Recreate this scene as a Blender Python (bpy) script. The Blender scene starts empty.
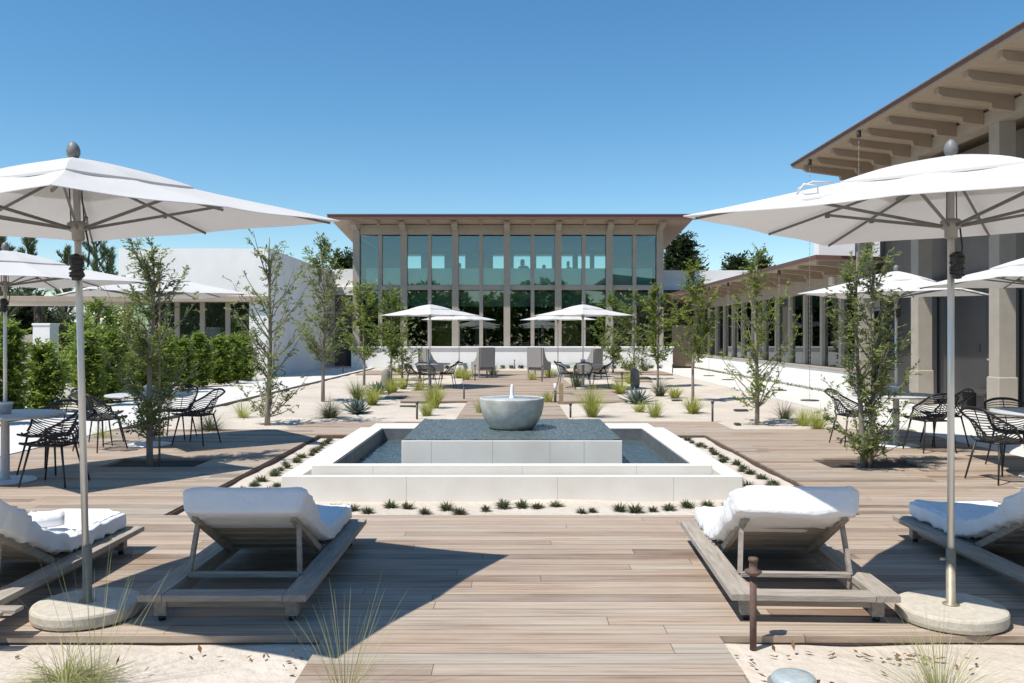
import bpy, math, random
from mathutils import Vector, Matrix, noise
R = random.Random(7)
PI = math.pi
sc = bpy.context.scene
COL = sc.collection
F = 860.0
CAMH = 1.6

# ------------------------------------------------------------------ world, sun, camera
SUN = Vector((-0.46, -0.335, 1.0)).normalized()
w = bpy.data.worlds.new("World"); sc.world = w; w.use_nodes = True
nt = w.node_tree; nt.nodes.clear()
sky = nt.nodes.new('ShaderNodeTexSky'); sky.sky_type = 'NISHITA'; sky.sun_disc = False
sky.sun_elevation = math.asin(SUN.z); sky.sun_rotation = math.atan2(SUN.x, SUN.y) % (2 * PI)
sky.air_density = 1.0; sky.dust_density = 0.0; sky.ozone_density = 3.0; sky.altitude = 0
bg = nt.nodes.new('ShaderNodeBackground'); bg.inputs[1].default_value = 0.092
wo = nt.nodes.new('ShaderNodeOutputWorld')
hs = nt.nodes.new('ShaderNodeHueSaturation'); hs.inputs['Saturation'].default_value = 1.24; hs.inputs['Hue'].default_value = 0.493
nt.links.new(sky.outputs[0], hs.inputs['Color']); nt.links.new(hs.outputs[0], bg.inputs[0]); nt.links.new(bg.outputs[0], wo.inputs[0])
sl = bpy.data.lights.new('sun', 'SUN'); sl.energy = 3.7; sl.angle = math.radians(0.53); sl.color = (1.0, 0.95, 0.87)
so = bpy.data.objects.new('sun', sl); COL.objects.link(so); so.rotation_euler = SUN.to_track_quat('Z', 'Y').to_euler(); so.location = (0, 0, 40)
cam = bpy.data.cameras.new('camera'); co = bpy.data.objects.new('camera', cam); COL.objects.link(co)
co.location = (0, 0, CAMH); co.rotation_euler = (PI / 2, 0, 0)
cam.sensor_width = 36; cam.lens = 36 * F / 1024; cam.shift_y = -6.5 / 1024; cam.clip_end = 3000; cam.clip_start = 0.05
sc.camera = co
vs = sc.view_settings; vs.view_transform = 'Standard'; vs.look = 'None'; vs.gamma = 1; vs.exposure = 0.64; vs.use_curve_mapping = False
sc.cycles.max_bounces = 8; sc.cycles.transparent_max_bounces = 16; sc.cycles.diffuse_bounces = 4

# ------------------------------------------------------------------ materials
def newmat(name):
    m = bpy.data.materials.new(name); m.use_nodes = True
    n = m.node_tree.nodes; p = n['Principled BSDF']
    return m, n, m.node_tree.links, p
def ramp(n, stops):
    r = n.new('ShaderNodeValToRGB'); e = r.color_ramp.elements
    while len(e) < len(stops): e.new(0.5)
    for i, (pos, c) in enumerate(stops):
        e[i].position = pos; e[i].color = (*c, 1) if len(c) == 3 else c
    return r
def mat(name, c1, c2=None, scale=6.0, rough=0.7, bump=0.0, bscale=60.0, metal=0.0, stretch=(1, 1, 1), spec=0.5, big=None, bdist=0.01):
    m, n, l, p = newmat(name)
    p.inputs['Roughness'].default_value = rough; p.inputs['Metallic'].default_value = metal
    p.inputs['Specular IOR Level'].default_value = spec
    tc = n.new('ShaderNodeTexCoord'); mp = n.new('ShaderNodeMapping'); mp.inputs['Scale'].default_value = stretch
    l.new(tc.outputs['Object'], mp.inputs[0])
    c2 = c2 or tuple(x * 0.82 for x in c1)
    nz = n.new('ShaderNodeTexNoise'); nz.inputs['Scale'].default_value = scale; nz.inputs['Detail'].default_value = 6
    nz.inputs['Roughness'].default_value = 0.65
    l.new(mp.outputs[0], nz.inputs['Vector'])
    rp = ramp(n, [(0.3, c2), (0.7, c1)]); l.new(nz.outputs[0], rp.inputs[0])
    out = rp.outputs[0]
    if big:
        n2 = n.new('ShaderNodeTexNoise'); n2.inputs['Scale'].default_value = big[0]; n2.inputs['Detail'].default_value = 4
        l.new(tc.outputs['Object'], n2.inputs['Vector'])
        r2 = ramp(n, [(0.42, (1, 1, 1)), (0.72, big[1])]); l.new(n2.outputs[0], r2.inputs[0])
        mx = n.new('ShaderNodeMix'); mx.data_type = 'RGBA'; mx.blend_type = 'MULTIPLY'; mx.inputs[0].default_value = 1
        l.new(out, mx.inputs[6]); l.new(r2.outputs[0], mx.inputs[7]); out = mx.outputs[2]
    l.new(out, p.inputs['Base Color'])
    if bump:
        nb = n.new('ShaderNodeTexNoise'); nb.inputs['Scale'].default_value = bscale; nb.inputs['Detail'].default_value = 5
        l.new(mp.outputs[0], nb.inputs['Vector'])
        b = n.new('ShaderNodeBump'); b.inputs['Strength'].default_value = bump; b.inputs['Distance'].default_value = bdist
        l.new(nb.outputs[0], b.inputs['Height']); l.new(b.outputs[0], p.inputs['Normal'])
    return m
def leafmat(name, c1, c2, trans=0.35, rough=0.5):
    m, n, l, p = newmat(name)
    g = n.new('ShaderNodeNewGeometry'); rp = ramp(n, [(0.0, c1), (1.0, c2)])
    l.new(g.outputs['Random Per Island'], rp.inputs[0]); l.new(rp.outputs[0], p.inputs['Base Color'])
    p.inputs['Roughness'].default_value = rough; p.inputs['Specular IOR Level'].default_value = 0.35
    t = n.new('ShaderNodeBsdfTranslucent'); l.new(rp.outputs[0], t.inputs[0])
    mx = n.new('ShaderNodeMixShader'); mx.inputs[0].default_value = trans
    l.new(p.outputs[0], mx.inputs[1]); l.new(t.outputs[0], mx.inputs[2])
    l.new(mx.outputs[0], n['Material Output'].inputs[0])
    return m
def plankmat(name, row=0.14, length=2.7, ca=(0.40, 0.30, 0.225), cb=(0.20, 0.135, 0.095), cg=(0.37, 0.325, 0.27), gap=0.035, seed=0.0):
    m, n, l, p = newmat(name)
    p.inputs['Roughness'].default_value = 0.7; p.inputs['Specular IOR Level'].default_value = 0.3
    tc = n.new('ShaderNodeTexCoord'); sp = n.new('ShaderNodeSeparateXYZ'); l.new(tc.outputs['Object'], sp.inputs[0])
    def M(op, a, b=None, c=None):
        k = n.new('ShaderNodeMath'); k.operation = op
        for i, v in enumerate((a, b, c)):
            if v is None: continue
            if isinstance(v, (int, float)): k.inputs[i].default_value = v
            else: l.new(v, k.inputs[i])
        return k.outputs[0]
    yr = M('DIVIDE', M('ADD', sp.outputs[1], 50.0 + seed), row); ri = M('FLOOR', yr); rf = M('FRACT', yr)
    wn = n.new('ShaderNodeTexWhiteNoise'); wn.noise_dimensions = '1D'; l.new(ri, wn.inputs['W'])
    xs = M('DIVIDE', M('ADD', M('ADD', sp.outputs[0], 50.0), M('MULTIPLY', wn.outputs[0], length)), length)
    ci = M('FLOOR', xs); cf = M('FRACT', xs)
    cv = n.new('ShaderNodeCombineXYZ'); l.new(ri, cv.inputs[0]); l.new(ci, cv.inputs[1])
    w2 = n.new('ShaderNodeTexWhiteNoise'); w2.noise_dimensions = '2D'; l.new(cv.outputs[0], w2.inputs['Vector'])
    rp = ramp(n, [(0.0, cb), (0.3, tuple(x * 0.9 for x in ca)), (0.6, ca), (0.8, cg), (1.0, tuple(min(1, x * 1.14) for x in ca))])
    l.new(w2.outputs[0], rp.inputs[0])
    # grain, drawn out along the plank, different in each one
    mp = n.new('ShaderNodeVectorMath'); mp.operation = 'MULTIPLY_ADD'; l.new(tc.outputs['Object'], mp.inputs[0])
    mp.inputs[1].default_value = (1.3, 38, 8)
    cv2 = n.new('ShaderNodeCombineXYZ'); l.new(M('MULTIPLY', w2.outputs[0], 37.0), cv2.inputs[0]); l.new(cv2.outputs[0], mp.inputs[2])
    nz = n.new('ShaderNodeTexNoise'); nz.inputs['Scale'].default_value = 1.0; nz.inputs['Detail'].default_value = 8; nz.inputs['Roughness'].default_value = 0.7
    l.new(mp.outputs[0], nz.inputs['Vector'])
    rg = ramp(n, [(0.30, (0.45, 0.41, 0.38)), (0.47, (0.88, 0.86, 0.84)), (0.70, (1.3, 1.3, 1.3))]); l.new(nz.outputs[0], rg.inputs[0])
    mx = n.new('ShaderNodeMix'); mx.data_type = 'RGBA'; mx.blend_type = 'MULTIPLY'; mx.inputs[0].default_value = 1
    l.new(rp.outputs[0], mx.inputs[6]); l.new(rg.outputs[0], mx.inputs[7])
    # weathered patches
    nw = n.new('ShaderNodeTexNoise'); nw.inputs['Scale'].default_value = 1.0; nw.inputs['Detail'].default_value = 7; nw.inputs['Roughness'].default_value = 0.7; ms = n.new('ShaderNodeMapping'); ms.inputs['Scale'].default_value = (0.7, 3.0, 1); l.new(tc.outputs['Object'], ms.inputs[0]); l.new(ms.outputs[0], nw.inputs['Vector'])
    rw = ramp(n, [(0.4, (0, 0, 0)), (0.65, (0.5, 0.5, 0.5))]); l.new(nw.outputs[0], rw.inputs[0])
    mg = n.new('ShaderNodeMix'); mg.data_type = 'RGBA'; l.new(rw.outputs[0], mg.inputs[0]); l.new(mx.outputs[2], mg.inputs[6]); mg.inputs[7].default_value = (cg[0] * 1.16, cg[1] * 1.16, cg[2] * 1.16, 1)
    gp = M('MAXIMUM', M('LESS_THAN', rf, gap), M('MULTIPLY', M('LESS_THAN', cf, 0.0016), 0.75))
    md = n.new('ShaderNodeMix'); md.data_type = 'RGBA'; l.new(gp, md.inputs[0]); l.new(mg.outputs[2], md.inputs[6]); md.inputs[7].default_value = (0.03, 0.022, 0.018, 1)
    l.new(md.outputs[2], p.inputs['Base Color'])
    b = n.new('ShaderNodeBump'); b.inputs['Strength'].default_value = 0.5; b.inputs['Distance'].default_value = 0.004
    l.new(M('SUBTRACT', M('MULTIPLY', nz.outputs[0], 0.5), gp), b.inputs['Height']); l.new(b.outputs[0], p.inputs['Normal'])
    return m
def glassmat(name, tint, refl=0.12, rough=0.01, diff=None, dmix=0.0):
    m, n, l, p = newmat(name); n.remove(p)
    t = n.new('ShaderNodeBsdfTransparent'); t.inputs[0].default_value = (*tint, 1)
    g = n.new('ShaderNodeBsdfGlossy'); g.inputs['Roughness'].default_value = rough; g.inputs[0].default_value = (0.9, 0.95, 0.95, 1)
    fr = n.new('ShaderNodeFresnel'); fr.inputs[0].default_value = 1.5
    ad = n.new('ShaderNodeMath'); ad.operation = 'ADD'; ad.use_clamp = True; ad.inputs[1].default_value = refl; l.new(fr.outputs[0], ad.inputs[0])
    mx = n.new('ShaderNodeMixShader'); l.new(ad.outputs[0], mx.inputs[0])
    src = t.outputs[0]
    if dmix:
        d = n.new('ShaderNodeBsdfDiffuse'); d.inputs[0].default_value = (*diff, 1)
        m2 = n.new('ShaderNodeMixShader'); m2.inputs[0].default_value = dmix; l.new(t.outputs[0], m2.inputs[1]); l.new(d.outputs[0], m2.inputs[2]); src = m2.outputs[0]
    l.new(src, mx.inputs[1]); l.new(g.outputs[0], mx.inputs[2]); l.new(mx.outputs[0], n['Material Output'].inputs[0])
    return m
def clothmat(name, c, trans=0.25, bump=0.25, bs=18):
    m = mat(name, c, tuple(x * 0.95 for x in c), scale=3, rough=0.85, bump=bump, bscale=bs, spec=0.15, bdist=0.02)
    n = m.node_tree.nodes; l = m.node_tree.links; p = n['Principled BSDF']
    if trans:
        t = n.new('ShaderNodeBsdfTranslucent'); t.inputs[0].default_value = (*c, 1)
        mx = n.new('ShaderNodeMixShader'); mx.inputs[0].default_value = trans
        l.new(p.outputs[0], mx.inputs[1]); l.new(t.outputs[0], mx.inputs[2]); l.new(mx.outputs[0], n['Material Output'].inputs[0])
    return m
def watermat(name, col, scale, strength):
    m, n, l, p = newmat(name)
    p.inputs['Roughness'].default_value = 0.04; p.inputs['IOR'].default_value = 1.33
    tc = n.new('ShaderNodeTexCoord')
    nz = n.new('ShaderNodeTexNoise'); nz.inputs['Scale'].default_value = scale; nz.inputs['Detail'].default_value = 4; nz.inputs['Distortion'].default_value = 0.6
    l.new(tc.outputs['Object'], nz.inputs['Vector'])
    b = n.new('ShaderNodeBump'); b.inputs['Strength'].default_value = strength; b.inputs['Distance'].default_value = 0.05
    l.new(nz.outputs[0], b.inputs['Height']); l.new(b.outputs[0], p.inputs['Normal'])
    vo = n.new('ShaderNodeTexVoronoi'); vo.inputs['Scale'].default_value = 22; l.new(tc.outputs['Object'], vo.inputs['Vector'])
    rp = ramp(n, [(0.0, tuple(x * 1.3 for x in col)), (0.6, col)]); l.new(vo.outputs['Distance'], rp.inputs[0]); l.new(rp.outputs[0], p.inputs['Base Color'])
    return m

M_ = {}
M_['sand'] = mat('sand', (0.60, 0.535, 0.46), (0.52, 0.46, 0.39), scale=3, rough=0.95, bump=0.5, bscale=14, spec=0.1, big=(0.5, (0.86, 0.84, 0.82)), bdist=0.05)
M_['deck'] = plankmat('deck_planks')
M_['deckedge'] = mat('deck_edge', (0.20, 0.14, 0.10), (0.13, 0.09, 0.06), scale=4, stretch=(1, 8, 8), rough=0.7, bump=0.3)
M_['pave'] = mat('pale_paving', (0.66, 0.64, 0.60), (0.58, 0.56, 0.53), scale=2.5, rough=0.85, bump=0.15, bscale=80, spec=0.2)
M_['stucco'] = mat('white_stucco', (0.86, 0.85, 0.825), (0.80, 0.79, 0.765), scale=1.3, rough=0.9, bump=0.15, bscale=70, spec=0.15, big=(0.6, (0.93, 0.92, 0.90)))
M_['concrete'] = mat('pale_concrete', (0.84, 0.80, 0.735), (0.73, 0.695, 0.635), scale=2.2, rough=0.8, bump=0.25, bscale=90, spec=0.25, big=(2.2, (0.80, 0.79, 0.76)))
M_['joint'] = mat('joint', (0.42, 0.40, 0.37), rough=0.9)
M_['poolin'] = mat('pool_lining', (0.16, 0.17, 0.17), (0.09, 0.10, 0.11), scale=9, rough=0.6, bump=0.3, bscale=50)
M_['bowl'] = mat('cast_stone_bowl', (0.68, 0.67, 0.61), (0.46, 0.46, 0.42), scale=3.5, rough=0.55, bump=0.3, bscale=30, spec=0.4, big=(5, (0.62, 0.64, 0.62)))
M_['corten'] = mat('rusted_steel', (0.13, 0.075, 0.05), (0.06, 0.04, 0.03), scale=14, rough=0.85, bump=0.4, bscale=40, stretch=(1, 1, 2))
M_['water'] = watermat('pool_water', (0.06, 0.09, 0.105), 14, 0.4)
M_['water2'] = watermat('spill_water', (0.10, 0.13, 0.135), 18, 0.45)
M_['froth'] = mat('bubbling_water', (0.50, 0.54, 0.54), (0.30, 0.34, 0.35), scale=25, rough=0.25, bump=0.6, bscale=30)
M_['jet'] = mat('white_water', (0.85, 0.88, 0.9), rough=0.2, scale=30)
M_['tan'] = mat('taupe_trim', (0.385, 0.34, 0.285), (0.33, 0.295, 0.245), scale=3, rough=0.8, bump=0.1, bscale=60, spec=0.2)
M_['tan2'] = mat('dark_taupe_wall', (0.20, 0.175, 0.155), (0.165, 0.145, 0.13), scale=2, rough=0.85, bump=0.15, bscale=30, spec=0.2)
M_['soffit'] = mat('soffit_boards', (0.43, 0.35, 0.27), (0.36, 0.29, 0.225), scale=3, stretch=(1, 6, 1), rough=0.8, spec=0.2)
M_['rafter'] = mat('rafter_timber', (0.36, 0.29, 0.225), (0.30, 0.24, 0.185), scale=3, stretch=(1, 6, 1), rough=0.8, spec=0.2)
M_['roofing'] = mat('roof_edge', (0.17, 0.08, 0.06), (0.11, 0.06, 0.05), scale=8, rough=0.6, stretch=(1, 1, 4))
M_['darkwall'] = mat('charcoal_panel', (0.060, 0.058, 0.058), (0.05, 0.049, 0.05), scale=2, rough=0.35, spec=0.5)
M_['doorm'] = mat('charcoal_door', (0.045, 0.045, 0.048), scale=2, rough=0.3)
M_['black'] = mat('black_powder_coat', (0.018, 0.018, 0.019), scale=20, rough=0.45)
M_['wire'] = mat('charcoal_wire', (0.035, 0.034, 0.033), scale=20, rough=0.5)
M_['table'] = mat('pale_tabletop', (0.50, 0.51, 0.52), scale=6, rough=0.45)
M_['white'] = mat('white_enamel', (0.72, 0.72, 0.71), scale=6, rough=0.4)
M_['alu'] = mat('brushed_aluminium', (0.70, 0.69, 0.66), (0.60, 0.59, 0.56), scale=10, rough=0.4, metal=0.6, stretch=(6, 6, 0.5))
M_['brass'] = mat('tarnished_sleeve', (0.36, 0.32, 0.25), (0.24, 0.21, 0.15), scale=14, rough=0.5, metal=0.3)
M_['rib'] = mat('grey_rib', (0.17, 0.165, 0.155), scale=10, rough=0.45, metal=0.4)
M_['hub'] = mat('hub_grey', (0.30, 0.29, 0.27), scale=12, rough=0.5, metal=0.3)
M_['finial'] = mat('stone_finial', (0.22, 0.22, 0.21), (0.12, 0.12, 0.12), scale=30, rough=0.5)
M_['canvas'] = clothmat('white_canvas', (0.78, 0.77, 0.755), 0.36, 0.2, 7)
M_['towel'] = clothmat('white_towelling', (0.80, 0.80, 0.81), 0.0, 0.6, 14)
M_['teak'] = mat('weathered_teak', (0.42, 0.375, 0.32), (0.25, 0.215, 0.18), scale=3, stretch=(12, 1.2, 12), rough=0.75, bump=0.4, bscale=12, spec=0.25)
M_['teakx'] = mat('weathered_teak_cross', (0.42, 0.375, 0.32), (0.25, 0.215, 0.18), scale=3, stretch=(1.2, 12, 12), rough=0.75, bump=0.4, bscale=12, spec=0.25)
M_['travertine'] = mat('travertine', (0.56, 0.51, 0.43), (0.42, 0.38, 0.31), scale=22, rough=0.8, bump=0.7, bscale=70, spec=0.25, bdist=0.004)
M_['wicker'] = mat('grey_wicker', (0.34, 0.32, 0.30), (0.24, 0.23, 0.22), scale=60, rough=0.8, bump=0.6, bscale=90)
M_['bark'] = mat('pale_bark', (0.30, 0.26, 0.21), (0.18, 0.155, 0.125), scale=12, rough=0.9, stretch=(1, 1, 0.3), bump=0.5, bscale=40)
M_['bark2'] = mat('dark_bark', (0.09, 0.07, 0.05), rough=0.95, scale=9)
M_['leaf'] = leafmat('oak_leaf', (0.10, 0.15, 0.03), (0.27, 0.34, 0.08), 0.5)
M_['leafg'] = leafmat('olive_leaf', (0.12, 0.16, 0.05), (0.32, 0.37, 0.13), 0.5)
M_['leafy'] = leafmat('yellow_green_leaf', (0.11, 0.16, 0.025), (0.32, 0.38, 0.07), 0.5)
M_['hedge'] = leafmat('hedge_leaf', (0.10, 0.16, 0.025), (0.36, 0.45, 0.09), 0.5)
M_['dark'] = leafmat('dark_foliage', (0.022, 0.036, 0.015), (0.06, 0.085, 0.03), 0.2)
M_['pine'] = leafmat('pine_needle', (0.05, 0.08, 0.035), (0.14, 0.19, 0.07), 0.3)
M_['grassy'] = leafmat('feather_grass', (0.26, 0.29, 0.05), (0.52, 0.53, 0.14), 0.45)
M_['grassp'] = leafmat('pale_feather_grass', (0.24, 0.26, 0.08), (0.52, 0.50, 0.26), 0.4)
M_['grassd'] = leafmat('dark_grass', (0.06, 0.075, 0.035), (0.16, 0.17, 0.08), 0.3)
M_['agave'] = mat('agave_blue', (0.16, 0.20, 0.17), (0.11, 0.145, 0.12), scale=5, rough=0.55)
M_['cactus'] = mat('grey_cactus', (0.24, 0.235, 0.20), (0.17, 0.165, 0.14), scale=12, rough=0.8, bump=0.5)
M_['dryleaf'] = leafmat('dry_leaf', (0.10, 0.045, 0.02), (0.30, 0.17, 0.09), 0.2)
M_['mulch'] = mat('dark_soil', (0.06, 0.045, 0.035), (0.03, 0.024, 0.02), scale=20, rough=0.95, bump=0.8, bscale=40)
M_['glass_up'] = glassmat('teal_glass', (0.66, 0.82, 0.80), 0.09)
M_['glass_lo'] = glassmat('green_glass', (0.62, 0.74, 0.68), 0.09)
M_['glass_bal'] = glassmat('frosted_balustrade', (0.45, 0.66, 0.64), 0.0, 0.1, (0.66, 0.88, 0.82), 0.85)
M_['blind'] = mat('grey_blind', (0.55, 0.66, 0.60), scale=3, rough=0.8)
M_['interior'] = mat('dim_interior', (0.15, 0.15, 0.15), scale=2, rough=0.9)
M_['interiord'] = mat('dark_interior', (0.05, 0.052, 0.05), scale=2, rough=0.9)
M_['lamp'] = mat('cloudy_glass_cap', (0.42, 0.47, 0.47), (0.28, 0.33, 0.34), scale=20, rough=0.35, bump=0.5, bscale=25)
M_['rust'] = mat('rusty_pipe', (0.16, 0.095, 0.075), (0.09, 0.055, 0.045), scale=25, rough=0.8, bump=0.4, bscale=60)
M_['steel_dark'] = mat('dark_bronze', (0.06, 0.05, 0.045), scale=20, rough=0.5)
M_['stake'] = mat('timber_stake', (0.34, 0.25, 0.15), scale=8, rough=0.8)

# ------------------------------------------------------------------ mesh helpers
class MB:
    def __init__(s): s.v = []; s.f = []; s.sm = []
    def add(s, vs, fs, smooth=False, mx=None):
        o = len(s.v)
        s.v += [tuple(mx @ Vector(v)) if mx else tuple(v) for v in vs]
        s.f += [tuple(i + o for i in f) for f in fs]; s.sm += [smooth] * len(fs)
        return s
    def box(s, x0, x1, y0, y1, z0, z1, mx=None, bev=0.0):
        b = min(bev, (x1 - x0) / 3, (y1 - y0) / 3, (z1 - z0) / 3)
        if b <= 0:
            v = [(x0, y0, z0), (x1, y0, z0), (x1, y1, z0), (x0, y1, z0), (x0, y0, z1), (x1, y0, z1), (x1, y1, z1), (x0, y1, z1)]
            return s.add(v, [(0, 3, 2, 1), (4, 5, 6, 7), (0, 1, 5, 4), (1, 2, 6, 5), (2, 3, 7, 6), (3, 0, 4, 7)], mx=mx)
        rings = [(z0, b), (z0 + b, 0), (z1 - b, 0), (z1, b)]
        v = []
        for z, i in rings:
            for (x, y, cx, cy) in ((x0, y0, 1, 1), (x1, y0, -1, 1), (x1, y1, -1, -1), (x0, y1, 1, -1)):
                if (cx, cy) in ((1, 1), (-1, -1)): v += [(x + cx * i, y + cy * (b + i), z), (x + cx * (b + i), y + cy * i, z)]
                else: v += [(x + cx * (b + i), y + cy * i, z), (x + cx * i, y + cy * (b + i), z)]
        f = [tuple(range(7, -1, -1)), tuple(range(24, 32))]
        for r in range(3):
            for k in range(8):
                a = r * 8 + k; c = r * 8 + (k + 1) % 8; f.append((a, c, c + 8, a + 8))
        return s.add(v, f, mx=mx)
    def prism(s, poly, axis, a0, a1, mx=None):
        """poly: list of 2D points; extruded along axis 'x' (poly = y,z) / 'y' (poly = x,z) / 'z' (poly = x,y)"""
        def P(p, a): return {'x': (a, p[0], p[1]), 'y': (p[0], a, p[1]), 'z': (p[0], p[1], a)}[axis]
        n = len(poly); v = [P(p, a0) for p in poly] + [P(p, a1) for p in poly]
        f = [tuple(range(n - 1, -1, -1)), tuple(range(n, 2 * n))] + [(i, (i + 1) % n, (i + 1) % n + n, i + n) for i in range(n)]
        return s.add(v, f, mx=mx)
    def lathe(s, prof, n=24, cx=0, cy=0, smooth=True, mx=None):
        v = []; f = []
        for r, z in prof:
            for k in range(n): a = 2 * PI * k / n; v.append((cx + r * math.cos(a), cy + r * math.sin(a), z))
        for i in range(len(prof) - 1):
            for k in range(n):
                a = i * n + k; b = i * n + (k + 1) % n; f.append((a, b, b + n, a + n))
        if prof[0][0] > 1e-6: f.append(tuple(range(n - 1, -1, -1)))
        if prof[-1][0] > 1e-6: f.append(tuple(range((len(prof) - 1) * n, len(prof) * n)))
        return s.add(v, f, smooth, mx)
    def tube(s, pts, r, n=8, mx=None, cap=True):
        pts = [Vector(p) for p in pts]; rs = r if isinstance(r, (list, tuple)) else [r] * len(pts)
        v = []; f = []; up = None
        for i, p in enumerate(pts):
            d = (pts[min(i + 1, len(pts) - 1)] - pts[max(i - 1, 0)])
            if d.length < 1e-9: d = Vector((0, 0, 1))
            d.normalize()
            if up is None: up = Vector((1, 0, 0)) if abs(d.x) < 0.9 else Vector((0, 1, 0))
            a = (up - d * up.dot(d)).normalized(); b = d.cross(a); up = a
            for k in range(n):
                t = 2 * PI * k / n; v.append(tuple(p + (a * math.cos(t) + b * math.sin(t)) * rs[i]))
        for i in range(len(pts) - 1):
            for k in range(n):
                q = i * n + k; e = i * n + (k + 1) % n; f.append((q, e, e + n, q + n))
        if cap: f.append(tuple(range(n - 1, -1, -1))); f.append(tuple(range((len(pts) - 1) * n, len(pts) * n)))
        return s.add(v, f, True, mx)
    def bar(s, a, b, w, h, mx=None):
        a = Vector(a); b = Vector(b); d = (b - a).normalized()
        up = Vector((0, 0, 1)) if abs(d.z) < 0.95 else Vector((0, 1, 0))
        x = d.cross(up).normalized(); z = x.cross(d)
        v = [tuple(p + x * sx * w / 2 + z * sz * h / 2) for p in (a, b) for sx, sz in ((-1, -1), (1, -1), (1, 1), (-1, 1))]
        return s.add(v, [(3, 2, 1, 0), (4, 5, 6, 7), (0, 1, 5, 4), (1, 2, 6, 5), (2, 3, 7, 6), (3, 0, 4, 7)], mx=mx)
    def leaf(s, p, d, up, L, W):
        d = d.normalized(); sd = d.cross(up)
        if sd.length < 1e-4: sd = Vector((1, 0, 0))
        sd.normalize(); o = len(s.v); m = p + d * L * 0.5
        s.v += [tuple(p), tuple(m + sd * W / 2), tuple(p + d * L), tuple(m - sd * W / 2)]
        s.f.append((o, o + 1, o + 2, o + 3)); s.sm.append(False)
    def blade(s, p, d0, L, W, droop, n=5):
        d = d0.normalized(); sd = d.cross(Vector((0, 0, 1)))
        if sd.length < 1e-3: sd = Vector((1, 0, 0))
        sd.normalize(); o = len(s.v); q = Vector(p)
        for i in range(n + 1):
            ww = W * (1 - i / n) ** 0.7 * 0.5 + 0.0002
            s.v += [tuple(q - sd * ww), tuple(q + sd * ww)]
            d = (d + Vector((0, 0, -droop / n)) + (Vector((d0.x, d0.y, 0)) * droop * 0.5 / n)).normalized(); q = q + d * L / n
        for i in range(n): s.f.append((o + 2 * i, o + 2 * i + 1, o + 2 * i + 3, o + 2 * i + 2)); s.sm.append(False)
def obj(name, mb, m, parent=None, label=None, kind=None):
    me = bpy.data.meshes.new(name); me.from_pydata(mb.v, [], mb.f); me.materials.append(M_[m] if isinstance(m, str) else m)
    if any(mb.sm): me.polygons.foreach_set('use_smooth', mb.sm)
    me.update(); o = bpy.data.objects.new(name, me); COL.objects.link(o)
    if parent: o.parent = parent
    if label: o['label'] = label
    if kind: o['kind'] = kind
    return o
def tag(o, label, cat, group=None):
    o['label'] = label; o['category'] = cat
    if group: o['group'] = group
    return o
def thing(name, label, cat, loc=(0, 0, 0), rz=0.0, group=None):
    o = bpy.data.objects.new(name, None); COL.objects.link(o); o.location = loc; o.rotation_euler = (0, 0, rz); o.empty_display_size = 0.2
    return tag(o, label, cat, group)
def struct(name, mb, m): return obj(name, mb, m, kind='structure')
def copy_tree(o, parent=None):
    c = o.copy(); COL.objects.link(c); c.parent = parent
    for ch in list(o.children): copy_tree(ch, c)
    return c
def place(proto, used, loc, rz, label, group=None, scale=1.0):
    o = proto if not used[0] else copy_tree(proto)
    used[0] = True
    o.location = loc; o.rotation_euler = (0, 0, rz); o.scale = (scale,) * 3
    o['label'] = label
    if group: o['group'] = group
    return o
def G(px, d): return (px - 512) / F * d
SZ = -0.05      # sand level

# ------------------------------------------------------------------ ground and decks
def deck(name, rects, holes, z1=0.0, z0=-0.12, m='deck'):
    xs = sorted({v for r in rects + holes for v in r[:2]}); ys = sorted({v for r in rects + holes for v in r[2:]})
    def inside(i, j):
        if i < 0 or j < 0 or i >= len(xs) - 1 or j >= len(ys) - 1: return False
        x = (xs[i] + xs[i + 1]) / 2; y = (ys[j] + ys[j + 1]) / 2
        return any(a < x < b and c < y < d for a, b, c, d in rects) and not any(a < x < b and c < y < d for a, b, c, d in holes)
    t = MB(); e = MB()
    for i in range(len(xs) - 1):
        for j in range(len(ys) - 1):
            if not inside(i, j): continue
            x0, x1, y0, y1 = xs[i], xs[i + 1], ys[j], ys[j + 1]
            t.add([(x0, y0, z1), (x1, y0, z1), (x1, y1, z1), (x0, y1, z1)], [(0, 1, 2, 3)])
            for (di, dj, a, b) in ((0, -1, (x0, y0), (x1, y0)), (1, 0, (x1, y0), (x1, y1)), (0, 1, (x1, y1), (x0, y1)), (-1, 0, (x0, y1), (x0, y0))):
                if not inside(i + di, j + dj):
                    t.add([(*a, z1 - 0.035), (*b, z1 - 0.035), (*b, z1), (*a, z1)], [(0, 1, 2, 3)])
                    ox, oy = -di * 0.015, -dj * 0.015
                    e.add([(a[0] + ox, a[1] + oy, z0), (b[0] + ox, b[1] + oy, z0), (b[0] + ox, b[1] + oy, z1 - 0.035), (a[0] + ox, a[1] + oy, z1 - 0.035)], [(0, 1, 2, 3)])
                    e.add([(a[0] + ox, a[1] + oy, z1 - 0.035), (b[0] + ox, b[1] + oy, z1 - 0.035), (*b, z1 - 0.035), (*a, z1 - 0.035)], [(0, 1, 2, 3)])
    o = struct(name, t, m); obj('deck_edge', e, 'deckedge', o); return o
g = MB(); S = 900
g.add([(-S, -60, SZ - 0.04), (S, -60, SZ - 0.04), (S, S, SZ - 0.04), (-S, S, SZ - 0.04)], [(0, 1, 2, 3)])
struct('ground', g, 'sand')
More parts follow.
